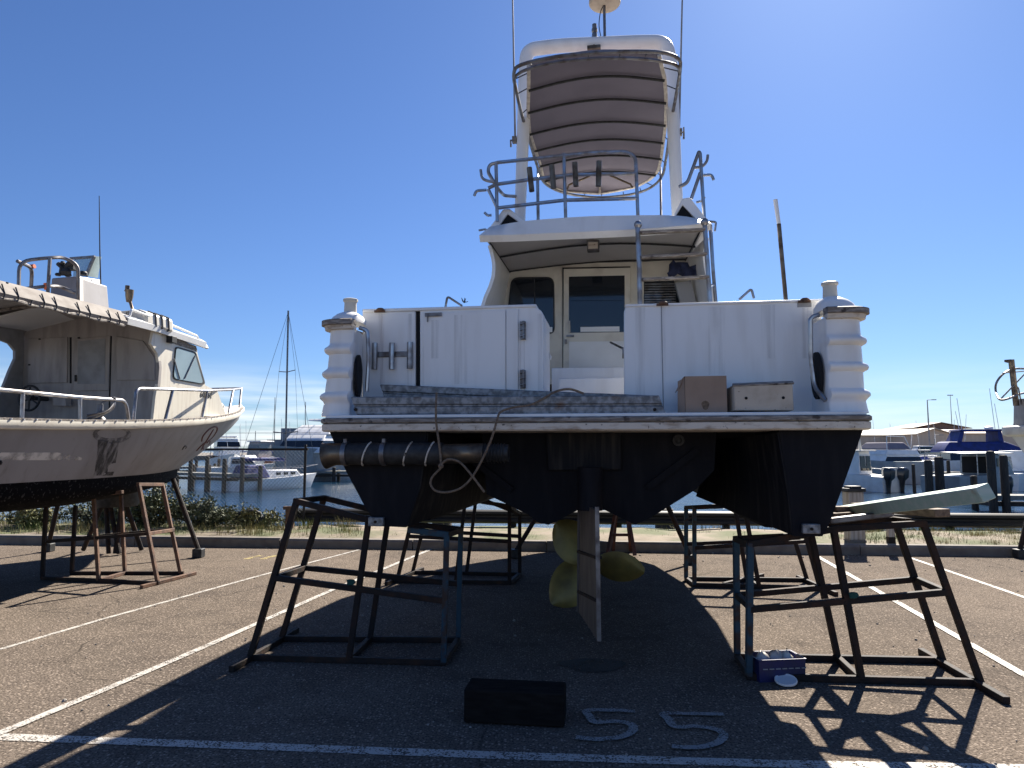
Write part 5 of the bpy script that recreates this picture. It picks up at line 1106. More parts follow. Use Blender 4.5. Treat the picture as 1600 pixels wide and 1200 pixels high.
# cockpit: wheel, box, hose gland
c = LV(46, 622, 1.35); b = MB(); b.tube([c + Vector((.155*math.cos(a), 0, .165*math.sin(a))) for a in [k*math.pi/14 for k in range(28)]], .016, 7, closed=True)
for a in (R(90), R(210), R(330), R(30), R(150), R(270)): b.tube([c, c + Vector((.15*math.cos(a), 0, .16*math.sin(a)))], .011, 6)
b.lathe([(.035, -.02), (.035, .06), (0, .07)], c, 10, (0, 1, 0)); b.tube([c, c + Vector((.08, .22, 0))], .03); b.build('steering_wheel', M['rubber'], wb)
b = MB(); q = P2(1.45, (83, 622), (102, 622), (103, 634), (83, 633)); b.prism(q, (0, .1, 0)); b.build('switch_box', M['cabin_shade'], wb)
# rails on the gunwale
def onG(px, v, dz=0): return Vector((beam_at(v)-.03, v, sheer(v)+.03+dz))
def vpx(px):                                      # station whose gunwale point shows in column px
    lo, hi = -3.0, 5.5
    for _ in range(40):
        m_ = (lo+hi)/2; q = LF.wor(Vector((beam_at(m_)-.03, m_, sheer(m_)))); d = q - CAM_O; x = 800 + F_PX*d.x/d.dot(CF)
        if x < px: lo = m_
        else: hi = m_
    return lo
def gpt(px, dz): return onG(px, vpx(px), dz)
pr('cockpit_rail', [([gpt(0, .28)+Vector((0,-2,0)), gpt(0, .26), gpt(120, .24), gpt(195, .23), gpt(201, .0)], [0, 0, 0, .1, 0]), ([gpt(33, .25), gpt(34, 0)], 0), ([gpt(123, .24), gpt(125, 0)], 0)], .02, 'stainless')
def bx_(p0, p1): return p0, p1
top_ = [gpt(213, .38) + Vector((-.02, 0, 0)), gpt(268, .39), gpt(320, .385), gpt(362, .385), gpt(375, .36)]
pr('bow_rail', [([gpt(208, .0)] + top_, [0, .08, 0, 0, 0, 0]), ([gpt(258, 0), gpt(268, .39)], 0), ([gpt(315, 0), gpt(322, .385)], 0), ([gpt(357, 0), gpt(363, .385)], 0), ([gpt(374, 0), gpt(376, .36)], 0),
    ([gpt(376, .36), Vector((-.35, 5.2, sheer(5.2)+.4)), Vector((-.8, 4.3, sheer(4.3)+.4))], .1), ([Vector((-.30, 5.15, sheer(5)+.03)), Vector((-.33, 5.2, sheer(5.2)+.4))], 0)], .02, 'stainless')
b = MB(); c = LV(168, 652, 1.0)
b.lathe([(.07, 0), (.06, .04), (.035, .07), (.04, .10), (.03, .12), (.03, .2), (.0, .2)], gpt(168, -.02) + Vector((-.1, 0, 0)), 10)
for k in range(4): b.tube(smoothline([gpt(168, .18) + Vector((-.1, 0, 0)), gpt(174, .26) + Vector((-.05+.02*k, 0, 0)), gpt(178, .22), gpt(171-k*2, .10), gpt(148, .0) + Vector((-.1, 0, .02*k))], 4), .008, 5)
b.build('hose_fitting', M['dull_steel'], wb)
# marks on the hull: script letters and hull stains, laid a few millimetres proud of the plating
def hullpt(px, py, off=.006):
    """point on the starboard plating that shows at this pixel"""
    d = ray(px, py); best = None
    o = LF.loc(CAM_O); dd = LF.loc(CAM_O + d) - o
    for i in range(len(SEC)-1):
        for k in range(len(SEC[0])-1):
            a, b_, c_, e = [Vector(q) for q in (SEC[i][k], SEC[i][k+1], SEC[i+1][k+1], SEC[i+1][k])]
            for tri in ((a, b_, c_), (a, c_, e)):
                h = RAYTRI(*tri, dd, o, True)
                if h is not None:
                    t = (h - o).length
                    if best is None or t < best[0]: best = (t, h)
    return None if best is None else best[1] - dd.normalized()*off
def hull_strokes(name, strokes, wd, m):
    b = MB()
    for st in strokes:
        pts = [hullpt(x, y) for x, y in [(p.x, p.y) for p in smoothline([Vector((x, y, 0)) for x, y in st], 5)]]
        pts = [p for p in pts if p]; 
        if len(pts) > 1: b.tube(pts, [wd*(.55+.45*math.sin(math.pi*min(1, k/(len(pts)-1)+.15))) for k in range(len(pts))], 6, flat=1)
    if b.vs: return b.build(name, M[m], hl)
hull_strokes('script_lettering', [[(315, 689), (317, 681), (325, 672), (334, 667), (339, 668), (338, 674), (331, 684), (322, 691), (317, 693)], [(333, 671), (325, 684), (317, 697), (314, 703)], [(307, 704), (313, 697), (320, 691)], [(318, 693), (317, 700), (319, 703)], [(323, 692), (326, 688), (328, 690), (326, 695)]], .016, 'redstain')
hull_strokes('small_mark', [[(285, 702), (288, 697), (291, 698), (290, 701)]], .012, 'blacktext')
def hull_sheet(name, poly, m, n=10):
    """thin sheet following the plating; poly = list of rows (left px, right px, y)"""
    g = []
    for xl, xr, y in poly:
        row = [hullpt(xl + (xr-xl)*k/n, y, .004) for k in range(n+1)]
        if all(row): g.append(row)
    if len(g) > 1: b = MB(); b.loft(g, closed=False, caps=False); return b.build(name, m, hl, normals=False)
sm = m_smear('black_exhaust_smear', (.03, .028, .03), .34, .62, (4, 4, .5))
hull_sheet('exhaust_stain', [(153, 186, 688), (152, 184, 705), (150, 181, 722), (148, 178, 738), (146, 176, 743)], sm, 8)
ell = lambda cx, cy, rx, ry: [(cx + rx*math.cos(a), cy + ry*math.sin(a)) for a in [k*math.pi/12 for k in range(25)]]
sm2 = m_smear('grey_smear', (.09, .085, .09), .36, .7, (3, 3, 3))
for rx, ry, name in ((28, 12, 'soot_ring'),):
    b = MB(); o_, i_ = ell(175, 679, rx+2, ry+2), ell(175, 677, rx-5, ry-4)
    g = [[hullpt(*o_[k]), hullpt(*i_[k])] for k in range(25)]
    if all(p for r in g for p in r): b.loft(g, closed=False, caps=False); b.build(name, sm2, hl, normals=False)
hull_sheet('repair_patch', [(2, 90, 707), (-5, 118, 712), (-5, 130, 716), (-5, 128, 719)], m_smear('pale_patch', (.62, .58, .53), .35, .6, (2, 2, 2)), 12)
b = MB(); p = hullpt(-2, 723); 
if p: b.ball(p, .03, 8); b.build('scupper', M['dark'], hl)
# its big stand, the stool behind and the props
LNr = ((66, 906), (247, 914)); LFr = ((112, 898), (285, 898))
def lstand(label, near, far, members, base, m): return stand('boat_stand', label, 'steel stands under the workboat', near, far, members, base, m, w=.042)
lstand('brown rusty steel stand under the workboat, sunlit end nearest the cruiser', LNr, LFr, [
    ('leg', [('n', 72, 790), ('n', 66, 906)], 'rust'), ('leg', [('f', 118, 790), ('f', 112, 897)], 'rust'),
    ('leg', [('n', 146, 774), ('n', 154, 907)]), ('leg', [('f', 189, 770), ('f', 195, 897)]),
    ('leg', [('n', 217, 758), ('n', 246, 908)]), ('leg', [('f', 254, 758), ('f', 282, 896)]),
    ('cross_bar', [('n', 216, 757), ('f', 254, 757)]), ('top_rail', [('n', 70, 788), ('n', 146, 772)], 'rust'), ('top_rail', [('n', 146, 774), ('n', 190, 769)]),
    ('middle_rail', [('n', 75, 846), ('n', 231, 834)], 'rust'), ('middle_rail', [('f', 112, 842), ('f', 270, 827)], 'rust'), ('cross_bar', [('n', 231, 834), ('f', 270, 828)]),
    ('base_rail', [('n', 66, 908), ('n', 247, 912)], 'rust'), ('base_rail', [('f', 112, 897), ('f', 285, 899)], 'rust'),
    ('foot', [('g', 222, 917), ('g', 304, 896)]), ('cross_bar', [('n', 154, 907), ('f', 195, 897)])], (160, 905), 'rust_brown')
c = gp(195, 866); t = thing('drum_trestle', 'black drum on splayed legs standing behind the workboat stand', 'trestle', c)
b = MB(); q = at(181, 789, c.y) - c; h1 = at(181, 773, c.y).z; h0 = at(181, 791, c.y).z; b.lathe([(0, 0), (.30, 0), (.33, .05), (.33, h1-h0+.2), (0, h1-h0+.2)], (q.x, 0, h0), 20); b.build('drum', M['rubber'], t)
for x0, x1 in ((160, 130), (166, 170), (197, 221), (172, 186), (190, 180)):
    b = MB(); A = at(x0, 789, c.y) - c; B = gp(x1, 862 if x1 in (130, 221) else 868) - c; b.tube([A, B + Vector((0, 0, .03))], .035, 8); b.build('leg', M['rust'], t)
prop('slim steel prop leaning out under the bow of the workboat', (310, 871), (270, 748), gp(310, 871).y + .2, 'props under the workboat')
prop('short steel prop beside the left end of the workboat stand', (75, 862), (90, 790), gp(75, 862).y, 'props under the workboat')
# ================================================================== FENCE, GUARD RAIL, PEDESTAL AND PLANTS ALONG THE KERB
def on_kerb(px, d):                                # point beyond the kerb line by d, in pixel column px
    lo, hi = -30.0, KLEN + 30
    for _ in range(50):
        m_ = (lo+hi)/2; q = kp(m_, d) - CAM_O
        if 800 + F_PX*q.x/q.dot(CF) < px: lo = m_
        else: hi = m_
    return kp(lo, d), lo
# chain link fence on the left
FD = 2.15
pe, se = on_kerb(474, FD)
fence = thing('chain_link_fence', 'chain link fence with dark posts and top rail in front of the harbour', 'fence', kp(se, FD, .10))
fo = Vector(fence.location); L_ = 15.0; HF = 1.50
b = MB(); b.tube([kp(se+.05, FD, HF+.1) - fo, kp(se-L_, FD, HF+.1) - fo], .021, 8); b.build('top_rail', M['rust'], fence)
for k in range(6): b = MB(); q = kp(se - k*2.9, FD, 0) - fo; b.tube([q + Vector((0, 0, -.2)), q + Vector((0, 0, HF+.16))], .026, 8); b.ball(q + Vector((0, 0, HF+.17)), .03, 8); b.build('post', M['darkrail'], fence)
for h in (.28, .42): b = MB(); b.tube([kp(se+.3, FD, HF+h) - fo, kp(se-L_, FD, HF+h) - fo], .004, 5); b.build('strand', M['fencewire'], fence)
b = MB(); st = .075; n = int((L_+HF)/st)
for k in range(-int(HF/st), int(L_/st)):
    for sg in (1, -1):
        s0, s1 = k*st, k*st + HF; z0, z1 = 0, HF
        if s0 < 0: z0 = -s0; s0 = 0
        if s1 > L_: z1 -= (s1-L_); s1 = L_
        A, B = kp(se-s0, FD, (z0 if sg > 0 else HF-z0)+.08), kp(se-s1, FD, (z1 if sg > 0 else HF-z1)+.08)
        b.tube([A - fo, B - fo], .0022, 3, caps=False)
b.build('wire_mesh', M['fencewire'], fence)
# dark steel guard rail
GD = 2.25
gA, sA = on_kerb(452, GD); gB, sB = on_kerb(1900, GD)
gr = thing('guard_rail', 'long low dark steel guard rail between the kerb and the water', 'guard rail', kp((sA+sB)/2, GD, 0)); go = Vector(gr.location)
pf = [(0, .19), (-.05, .225), (-.05, .27), (0, .305), (0, .335), (-.05, .37), (-.05, .415), (0, .45), (.02, .45), (.02, .19)]
b = MB(); b.loft([[kp(s_, GD+d, h) - go for d, h in pf] for s_ in [sA + (sB-sA)*k/12 for k in range(13)]], smooth=False); b.build('beam', M['darkrail'], gr)
for k in range(9): b = MB(); q = kp(sA + .4 + k*(sB-sA-.8)/8, GD+.09, 0) - go; b.box((q.x-.06, q.y-.05, -.3), (q.x+.06, q.y+.05, .43)); b.build('post', M['darkrail'], gr)
# pale service pedestal and the thin white marker post
q = gp(1337, 861); pd = thing('service_pedestal', 'pale square service pedestal with dark cap at the kerb, right of the cruiser', 'pedestal', q, R(4))
b = MB(); b.box((-.135, -.10, 0), (.135, .12, .18)); b.build('plinth', M['concrete'], pd, bevel=.01)
b = MB(); b.box((-.125, -.09, .18), (.125, .11, .93)); b.build('body', M['palewood'], pd, bevel=.012)
b = MB(); b.box((-.15, -.115, .93), (.15, .135, .985)); b.box((-.10, -.08, .985), (.10, .10, 1.02)); b.build('cap', M['rubber'], pd, bevel=.008)
q, _ = on_kerb(1393, .32); mp_ = thing('marker_post', 'short white timber marker post on the grass behind the kerb', 'post', Vector((q.x, q.y, .12)))
b = MB(); b.box((-.05, -.04, .12), (.05, .04, .62)); b.build('post', M['palewood'], mp_, bevel=.005); b = MB(); b.box((-.053, -.043, 0), (.053, .043, .12)); b.build('foot', M['rust'], mp_)
q, _ = on_kerb(452, 1.5); sp_ = thing('rusty_stump', 'rusty steel stump and coil in the grass behind the left stand', 'stump', Vector((q.x, q.y, .13)))
b = MB(); b.box((-.07, -.06, 0), (.07, .06, .42)); b.box((-.12, -.05, .36), (.05, .05, .42)); b.build('stump', M['rust_brown'], sp_, bevel=.01)
b = MB(); b.tube([Vector((-.75 + .22*math.cos(a), .05*math.sin(2*a), .2 + .13*math.sin(a))) for a in [k*math.pi/10 for k in range(20)]], .035, 8, closed=True); b.build('coil', M['rubber'], sp_)
# bushes and grass on the verge
def blade(b, p, h, lean, w, ang):
    d = Vector((math.cos(ang), math.sin(ang), 0)); x = Vector((-d.y, d.x, 0))*w; m_ = p + d*lean*.35 + Vector((0, 0, h*.6)); t = p + d*lean + Vector((0, 0, h))
    b.add([p - x, p + x, m_ + x*.7, t, m_ - x*.7], [(0, 1, 2, 4), (4, 2, 3)])
def bush(label, px, d, rx, ry, h, n, seed, green):
    rr = random.Random(seed); q, _ = on_kerb(px, d); q = Vector((q.x, q.y, .13)); t = thing('bush', label, 'bush', q, 0, 'bushes along the chain link fence')
    b = MB(); tips = []
    for k in range(int(14 + n/90)):
        a = rr.uniform(0, 2*math.pi); r = rr.random()**.5; tip = Vector((rx*r*math.cos(a), ry*r*math.sin(a), h*(1-.55*r*r)*rr.uniform(.55, 1.05))); base = tip*.15; base.z = 0
        mid = base.lerp(tip, .5) + Vector((rr.uniform(-.06, .06), rr.uniform(-.06, .06), h*.12)); b.tube(smoothline([base, mid, tip], 3), [.012]*4 + [.009, .006, .003], 5); tips.append((base, mid, tip))
    b.build('stem', M['darkwood'], t)
    b = MB()
    for k in range(n):
        ba, mi, ti = rr.choice(tips); f = rr.random()**.6; p = (mi.lerp(ti, f*2-1) if f > .5 else ba.lerp(mi, f*2)) + Vector((rr.gauss(0, .07), rr.gauss(0, .07), rr.gauss(0, .05)))
        p.z = max(.02, p.z); l = rr.uniform(.04, .085); w = l*rr.uniform(.16, .34); d_ = Vector((rr.gauss(0, 1), rr.gauss(0, 1), rr.gauss(.5, .7))).normalized(); s_ = d_.orthogonal().normalized(); s_.rotate(Quaternion(d_, rr.uniform(0, 6.28)))
        b.add([p, p + d_*l*.5 + s_*w, p + d_*l, p + d_*l*.5 - s_*w], [(0, 1, 2, 3)])
    o = b.build('foliage', M[green], t, normals=False)
    return t
M['leaf_grey'] = mat('grey_green_leaf', (.12, .13, .07), .75, col2=(.06, .075, .03), nscale=2.5)
M['leaf_dry'] = mat('straw_leaf', (.19, .17, .07), .8, col2=(.10, .12, .04), nscale=3)
bush('dense dark bush under the bow of the workboat, tallest of the row', 232, 1.35, .85, .5, .88, 4200, 1, 'leaf')
bush('grey green bush right of the workboat stand, spilling towards the cruiser', 318, 1.45, .8, .45, .62, 3000, 2, 'leaf_grey')
bush('low straw coloured bush ending beside the fence post near the cruiser', 392, 1.5, .6, .4, .40, 1700, 3, 'leaf_dry')
bush('bush seen between the legs of the workboat stand', 150, 1.4, .75, .45, .68, 2800, 4, 'leaf_grey')
bush('pale grassy bush at the left end of the verge near the short prop', 45, 1.2, .6, .4, .46, 1900, 5, 'leaf_dry')
b = MB(); rr = random.Random(11)
for k in range(1300):
    px = rr.choice((rr.uniform(-60, 560), rr.uniform(-60, 1640), rr.uniform(1340, 1660), rr.uniform(1300, 1660))); d = rr.uniform(.35, 2.2) if px < 600 else rr.uniform(.3, 2.5)
    if 560 < px < 1300 and rr.random() < .45: continue
    q, _ = on_kerb(px, d); c = Vector((q.x, q.y, .12)); hh = rr.uniform(.05, .16) * (1.5 if px < 560 else .75)
    for j in range(rr.randint(9, 22)): blade(b, c + Vector((rr.gauss(0, .07), rr.gauss(0, .06), 0)), hh*rr.uniform(.5, 1.3), rr.uniform(.01, .09), rr.uniform(.002, .0045), rr.uniform(0, 6.28))
struct('verge_grass', b, M['grassdry'], 'stuff', normals=False)
# bow of the boat at the right edge of the yard
tip = at(1573, 671, 12.6); RBF = Frame(tip.x, tip.y, R(-42))
rb = thing('fishing_boat', 'grey and white fishing boat bow with a round ring pulpit and bow post', 'boat', RBF.o, -RBF.yaw)
zt_ = tip.z
def rsec(s, zz, k): return [Vector((sg*k*min(1.45, 1.05*(s/2.2)**.62 if s > 0 else 0), -s - (zt_-zz)*.55*(1 if zz < zt_ else -.12), zz)) for sg in (1,)][0]
b = MB(); ST = (0, .12, .35, .7, 1.2, 2, 3.2, 4.5)
for sg in (1, -1): b.loft([[Vector((sg*p.x, p.y, p.z)) for p in [rsec(s_, zt_-.05, 1), rsec(s_, zt_-.35, .86), rsec(s_, zt_-.75, .68), rsec(s_, zt_-1.05, .5), rsec(s_, .95, .05)]] for s_ in ST], closed=False, caps=False)
b.build('hull', M['white'], rb)
b = MB()
for sg in (1, -1): b.loft([[Vector((sg*(p.x+dx), p.y + .06*(dx > .02), p.z+dz)) for p, dx, dz in [(rsec(s_, zt_, 1), -.02, -.13), (rsec(s_, zt_, 1), .05, -.10), (rsec(s_, zt_, 1), .07, -.03), (rsec(s_, zt_, 1), .04, .04), (rsec(s_, zt_, 1), -.03, .06)]] for s_ in ST], closed=True, caps=True)
b.build('rubbing_strake', M['offwhite'], rb)
b = MB()
for sg in (1, -1): b.shell([[Vector((sg*p.x*.94, p.y-.10, p.z)) for p in (rsec(s_, zt_+.03, 1), rsec(s_, zt_+.27, 1.02), rsec(s_, zt_+.52, 1.04))] for s_ in ST], -.03*sg)
b.build('bulwark', M['greypaint'], rb)
b = MB(); b.shell([[Vector((-rsec(s_, zt_, .93).x, -s_-.1, zt_+.05)), Vector((0, -s_-.1, zt_+.08)), Vector((rsec(s_, zt_, .93).x, -s_-.1, zt_+.05))] for s_ in ST], .02); b.build('foredeck', M['greypaint'], rb)
Zm = RBF.wor(Vector((0, -.45, 0))).y
inv_ = lambda p: RBF.loc(p)
b = MB(); b.tube([inv_(at(1588, 634, Zm)), inv_(at(1580, 562, Zm))], .047, 12); b.box(tuple(inv_(at(1576, 564, Zm)) - Vector((.06, .05, .02))), tuple(inv_(at(1576, 564, Zm)) + Vector((.12, .05, .02)))); b.build('bow_post', M['pipe'], rb)
b = MB(); rp_ = [(1601, 576), (1585, 576.5), (1568, 584), (1557, 598), (1556, 612), (1562, 624), (1575, 623), (1600, 614), (1640, 612), (1650, 590), (1630, 577)]
b.tube(smoothline([inv_(at(x, y, Zm + (-.35 if 1560 < x < 1600 and y > 600 else .15))) for x, y in rp_], 5, True), .018, 7, closed=True)
b.tube([inv_(at(1564, 623, Zm-.2)), inv_(at(1610, 575, Zm+.2))], .013, 6); b.tube([inv_(at(1566, 583, Zm)), inv_(at(1600, 580, Zm))], .01, 6); b.tube(rounded([inv_(at(1582, 603, Zm)), inv_(at(1591, 604, Zm)), inv_(at(1596, 632, Zm))], .06), .013, 6); b.build('pulpit', M['dull_steel'], rb)
b = MB(); b.box((-.9, -3.5, zt_), (.9, -1.6, zt_+1.5)); b.build('wheelhouse', M['white'], rb, bevel=.05)
prop('steel prop with a black foot under the boat at the right edge', (1594, 872), (1608, 800), gp(1594, 872).y, 'props under the right hand boat')

# grit and litter on the asphalt, more of it in front of the kerb
b = MB(); rr = random.Random(21)
for k in range(520):
    px, py = rr.uniform(-100, 1700), 702 + 150*(1/(rr.uniform(.30, 1.0))); q = gp(px, py, 0)
    if k % 4 == 0: q = on_kerb(px, -rr.random()**2*.5)[0]
    r_ = rr.uniform(.003, .009) if k % 9 else rr.uniform(.009, .02); b.loft([[Vector((q.x + r_*f*math.cos(a)*rr.uniform(.7, 1.2), q.y + r_*f*math.sin(a)*rr.uniform(.7, 1.2), .006 + h*r_)) for a in (0, 1.3, 2.6, 3.9, 5.1)] for f, h in ((1, -.6), (1, .1), (.5, .55))], smooth=False)
struct('loose_grit', b, mat('loose_grit', (.34, .31, .27), .9, col2=(.14, .12, .1), nscale=6), 'stuff')
# ================================================================== BOATS AFLOAT, JETTIES, SHEDS AND LAMPS ACROSS THE WATER
def wp(px, py): return gp(px, py, WATER)
def hull_mesh(L, B, H, Hb, flare=.25, transom=.92, tuck=.55, sink=.25):
    b = MB(); R_ = []
    for t in (0, .15, .35, .55, .72, .85, .94, 1.0):
        hb = B/2*(transom + (1-transom)*min(1, t/.4)) * (1 if t < .45 else max(.015, 1-((t-.45)/.55)**2.0)); h = H + (Hb-H)*t**1.8; y = -L/2 + L*t
        R_.append([Vector((hb, y + (Hb*.25 if t > .9 else 0), h)), Vector((hb*(1-flare*.35*t), y, h*.55)), Vector((hb*(1-flare*(.3+t*.7)), y - t*.25*Hb, 0)), Vector((hb*.6*(1-flare*t), y - t*.4*Hb, -sink))])
    b.loft([r + [Vector((-p.x, p.y, p.z)) for p in r[::-1]] for r in R_], smooth=False); return b
def vessel(name, label, px, py, yaw, L, B, H, Hb, mh, group='boats afloat in the marina', **k):
    p = wp(px, py); t = thing(name, label, 'boat', p, -R(yaw), group); hull_mesh(L, B, H, Hb, **k).build('hull', M[mh], t, angle=45); return t
def blk(t, name, m, x0, x1, y0, y1, z0, z1, tx=.0, tyf=.0, tya=.0, bev=.03):
    b = MB(); lo = [(x0, y0, z0), (x1, y0, z0), (x1, y1, z0), (x0, y1, z0)]; hi = [(x0+tx, y0+tya, z1), (x1-tx, y0+tya, z1), (x1-tx, y1-tyf, z1), (x0+tx, y1-tyf, z1)]
    b.loft([lo, hi], smooth=False); return b.build(name, M[m], t, bevel=bev)
def rodm(t, name, m, pts, r, n=6): b = MB(); b.tube([Vector(p) for p in pts], r, n); return b.build(name, M[m], t)
# -- left side
yt = vessel('motor_yacht', 'large white motor yacht with wraparound dark windows behind the small white sloop', 498, 750, 200, 22, 6.4, 2.6, 3.3, 'greyhull')
blk(yt, 'deckhouse', 'white', -2.8, 2.8, -9, 6.0, 2.6, 4.3, .5, 2.6, .3, .15); blk(yt, 'wraparound_window', 'glass', -2.62, 2.62, -8.0, 5.2, 3.15, 3.75, .12, .75, .1, .02)
blk(yt, 'upper_deck', 'white', -2.5, 2.5, -8.5, 3.2, 4.3, 5.3, .5, 2.4, .4, .12); blk(yt, 'upper_window', 'glass', -2.2, 2.2, -8, 2.2, 4.65, 5.1, .12, .9, .1, .02); blk(yt, 'flybridge_roof', 'white', -2.1, 2.1, -8, -1.0, 5.75, 5.95, .1, .4, .1, .05)
for sx in (-1.8, 1.8): rodm(yt, 'roof_post', 'white', [(sx, -6, 5.3), (sx, -6, 5.75)], .09)
rodm(yt, 'mast', 'dull_steel', [(0, -4, 5.9), (0, -4, 9.0)], .07); rodm(yt, 'spreader', 'dull_steel', [(-.7, -4, 7.2), (.7, -4, 7.2)], .05); b = MB(); b.lathe([(0, 0), (.55, .05), (.6, .3), (.3, .6), (0, .65)], (0, -4.4, 5.95), 14); b.build('radar_dome', M['white'], yt)
for sx in (-1.2, 1.1): rodm(yt, 'aerial', 'white', [(sx, -5, 5.9), (sx, -5.2, 8.6)], .035)
sl_ = vessel('sloop', 'small white sloop with tall bare mast and a blue sail cover, moored by the jetty', 430, 764, 34, 7.6, 2.5, .85, 1.15, 'white')
blk(sl_, 'cabin', 'white', -.8, .8, -1.4, 2.0, .9, 1.5, .15, .5, .1, .06); blk(sl_, 'cockpit_tent', 'bluecover', -1.0, 1.0, -3.4, -1.2, .95, 1.9, .3, .4, .3, .08)
for y in (-.5, .2, .9): b = MB(); b.box((-.815, y, 1.12), (.815, y+.35, 1.32)); b.build('porthole', M['glass'], sl_)
rodm(sl_, 'mast', 'dull_steel', [(0, .9, 1.4), (0, .75, 14.3)], .075, 8); rodm(sl_, 'boom', 'bluecover', [(0, .8, 2.3), (0, -2.9, 2.35)], .14); rodm(sl_, 'spreader', 'dull_steel', [(-1.5, .8, 4.5), (0, .8, 4.4), (1.5, .8, 4.5)], .04); rodm(sl_, 'spreader', 'dull_steel', [(-1.0, .8, 9.4), (0, .8, 9.3), (1.0, .8, 9.4)], .035)
for pts in (((0, 4.1, 1.2), (0, .75, 14.2)), ((0, -3.7, 1), (0, .75, 14.2)), ((1.2, .4, .9), (1.5, .8, 4.5), (1.0, .8, 9.4), (0, .75, 14.2)), ((-1.2, .4, .9), (-1.5, .8, 4.5), (-1.0, .8, 9.4), (0, .75, 14.2))): rodm(sl_, 'stay', 'fencewire', pts, .014, 4)
for sx in (-1, 1): rodm(sl_, 'guard_rail', 'stainless', [(sx*.9, -3.6, 1.7), (sx*1.2, -1, 1.6), (sx*1.0, 1.8, 1.65), (0, 4.2, 1.85)], .02, 5)
ob = vessel('workboat', 'small orange workboat with a frame cabin, seen above the fence rail', 404, 735, 200, 9, 3.2, 1.6, 2.4, 'orange')
blk(ob, 'cabin', 'greypaint', -1.1, 1.1, -1.5, 1.5, 1.9, 4.2, .15, .5, .1); blk(ob, 'window', 'paleglass', -1.13, 1.13, -1.2, 1.3, 3.0, 3.8, .05, .2, .05, .01); blk(ob, 'roof', 'white', -1.25, 1.25, -1.8, 1.3, 4.2, 4.35, .05, .05, .05)
rw = vessel('fishing_boat', 'white fishing boat with red waistband and high wheelhouse behind the workboat bow', 352, 742, 150, 11, 3.6, 1.7, 2.6, 'white')
blk(rw, 'waistband', 'rust_red', -1.7, 1.7, -4.5, .5, 1.7, 2.35, .02, .1, .05); blk(rw, 'wheelhouse', 'white', -1.3, 1.3, -1.5, 2.2, 2.3, 4.4, .2, .8, .1); blk(rw, 'window', 'glass', -1.33, 1.33, -1.2, 1.9, 3.4, 4.0, .08, .3, .08, .01); rodm(rw, 'arch', 'stainless', [(-1.4, -3, 2.3), (-1.4, -3, 4.6), (1.4, -3, 4.6), (1.4, -3, 2.3)], .06); blk(rw, 'canopy', 'white', -1.5, 1.5, -4.4, -1.3, 4.6, 4.75, .05, .1, .1)
def distant_sail(label, px, py, yaw, mast, col='white'):
    t = vessel('sailing_boat', label, px, py, yaw, 9, 2.9, 1.1, 1.5, col, 'distant sailing boats'); blk(t, 'cabin', 'white', -.9, .9, -2, 2, 1.15, 1.8, .2, .6, .2); rodm(t, 'mast', 'dull_steel', [(0, .8, 1.6), (0, .6, mast)], .06); rodm(t, 'boom', 'bluecover', [(0, .7, 2.6), (0, -3, 2.6)], .13)
    for s_ in (-1, 1): rodm(t, 'stay', 'fencewire', [(s_*1.3, .5, 1.1), (0, .6, mast)], .018, 4)
    return t
distant_sail('distant sailing boat whose mast stands just left of the tall sloop mast', 421, 729, 80, 12.5)
distant_sail('distant sailing boat whose mast stands just right of the tall sloop mast', 470, 728, 95, 12.0)
distant_sail('distant sailing boat with a shorter mast beside the cruiser corner post', 512, 727, 70, 9.0)
distant_sail('faint distant sailing boat above the fence rail near the workboat bow', 393, 725, 85, 7.0)
bl = MB(); A = at(438, 705, 190); bl.box((A.x, 190, -1), (A.x + 22, 200, 7.2)); bl.box((A.x-4, 191, -1), (A.x, 199, 4.2)); solid('harbour_building', bl, M['bldgrey'], 'plain grey harbour building behind the white motor yacht', 'building')
def small_cruiser(label, px, py, yaw, mh='white', tw=1):
    t = vessel('moored_boat', label, px, py, yaw, 7.5, 2.7, 1.2, 1.6, mh, 'small boats moored in rows'); blk(t, 'cabin', 'white', -1.05, 1.05, -.6, 2.2, 1.25, 2.3, .2, .9, .1); blk(t, 'window', 'glass', -1.08, 1.08, -.5, 1.8, 1.6, 2.1, .1, .5, .1, .01)
    rodm(t, 'arch', 'stainless', [(-1.1, -1.6, 1.2), (-1, -1.4, 3.0), (1, -1.4, 3.0), (1.1, -1.6, 1.2)], .045); rodm(t, 'rail', 'stainless', [(-1.2, -.5, 1.9), (-1.0, 2.2, 2.1), (0, 4, 2.3), (1.0, 2.2, 2.1), (1.2, -.5, 1.9)], .03)
    blk(t, 'canopy', 'bluecover' if tw else 'offwhite', -1.05, 1.05, -3.2, -1.2, 2.9, 3.05, .1, .1, .1); rodm(t, 'aerial', 'white', [(.8, .5, 2.3), (.9, .2, 5.5 + tw)], .022, 5); rodm(t, 'aerial', 'white', [(-.8, -.5, 2.6), (-.9, -.9, 5.0 + 2*tw)], .022, 5)
    b = MB(); b.lathe([(0, -.5), (.2, -.3), (.24, .7), (.1, 1.0), (0, 1.0)], (.0, -3.9, .5), 8); b.build('outboard', M['engine'], t); return t
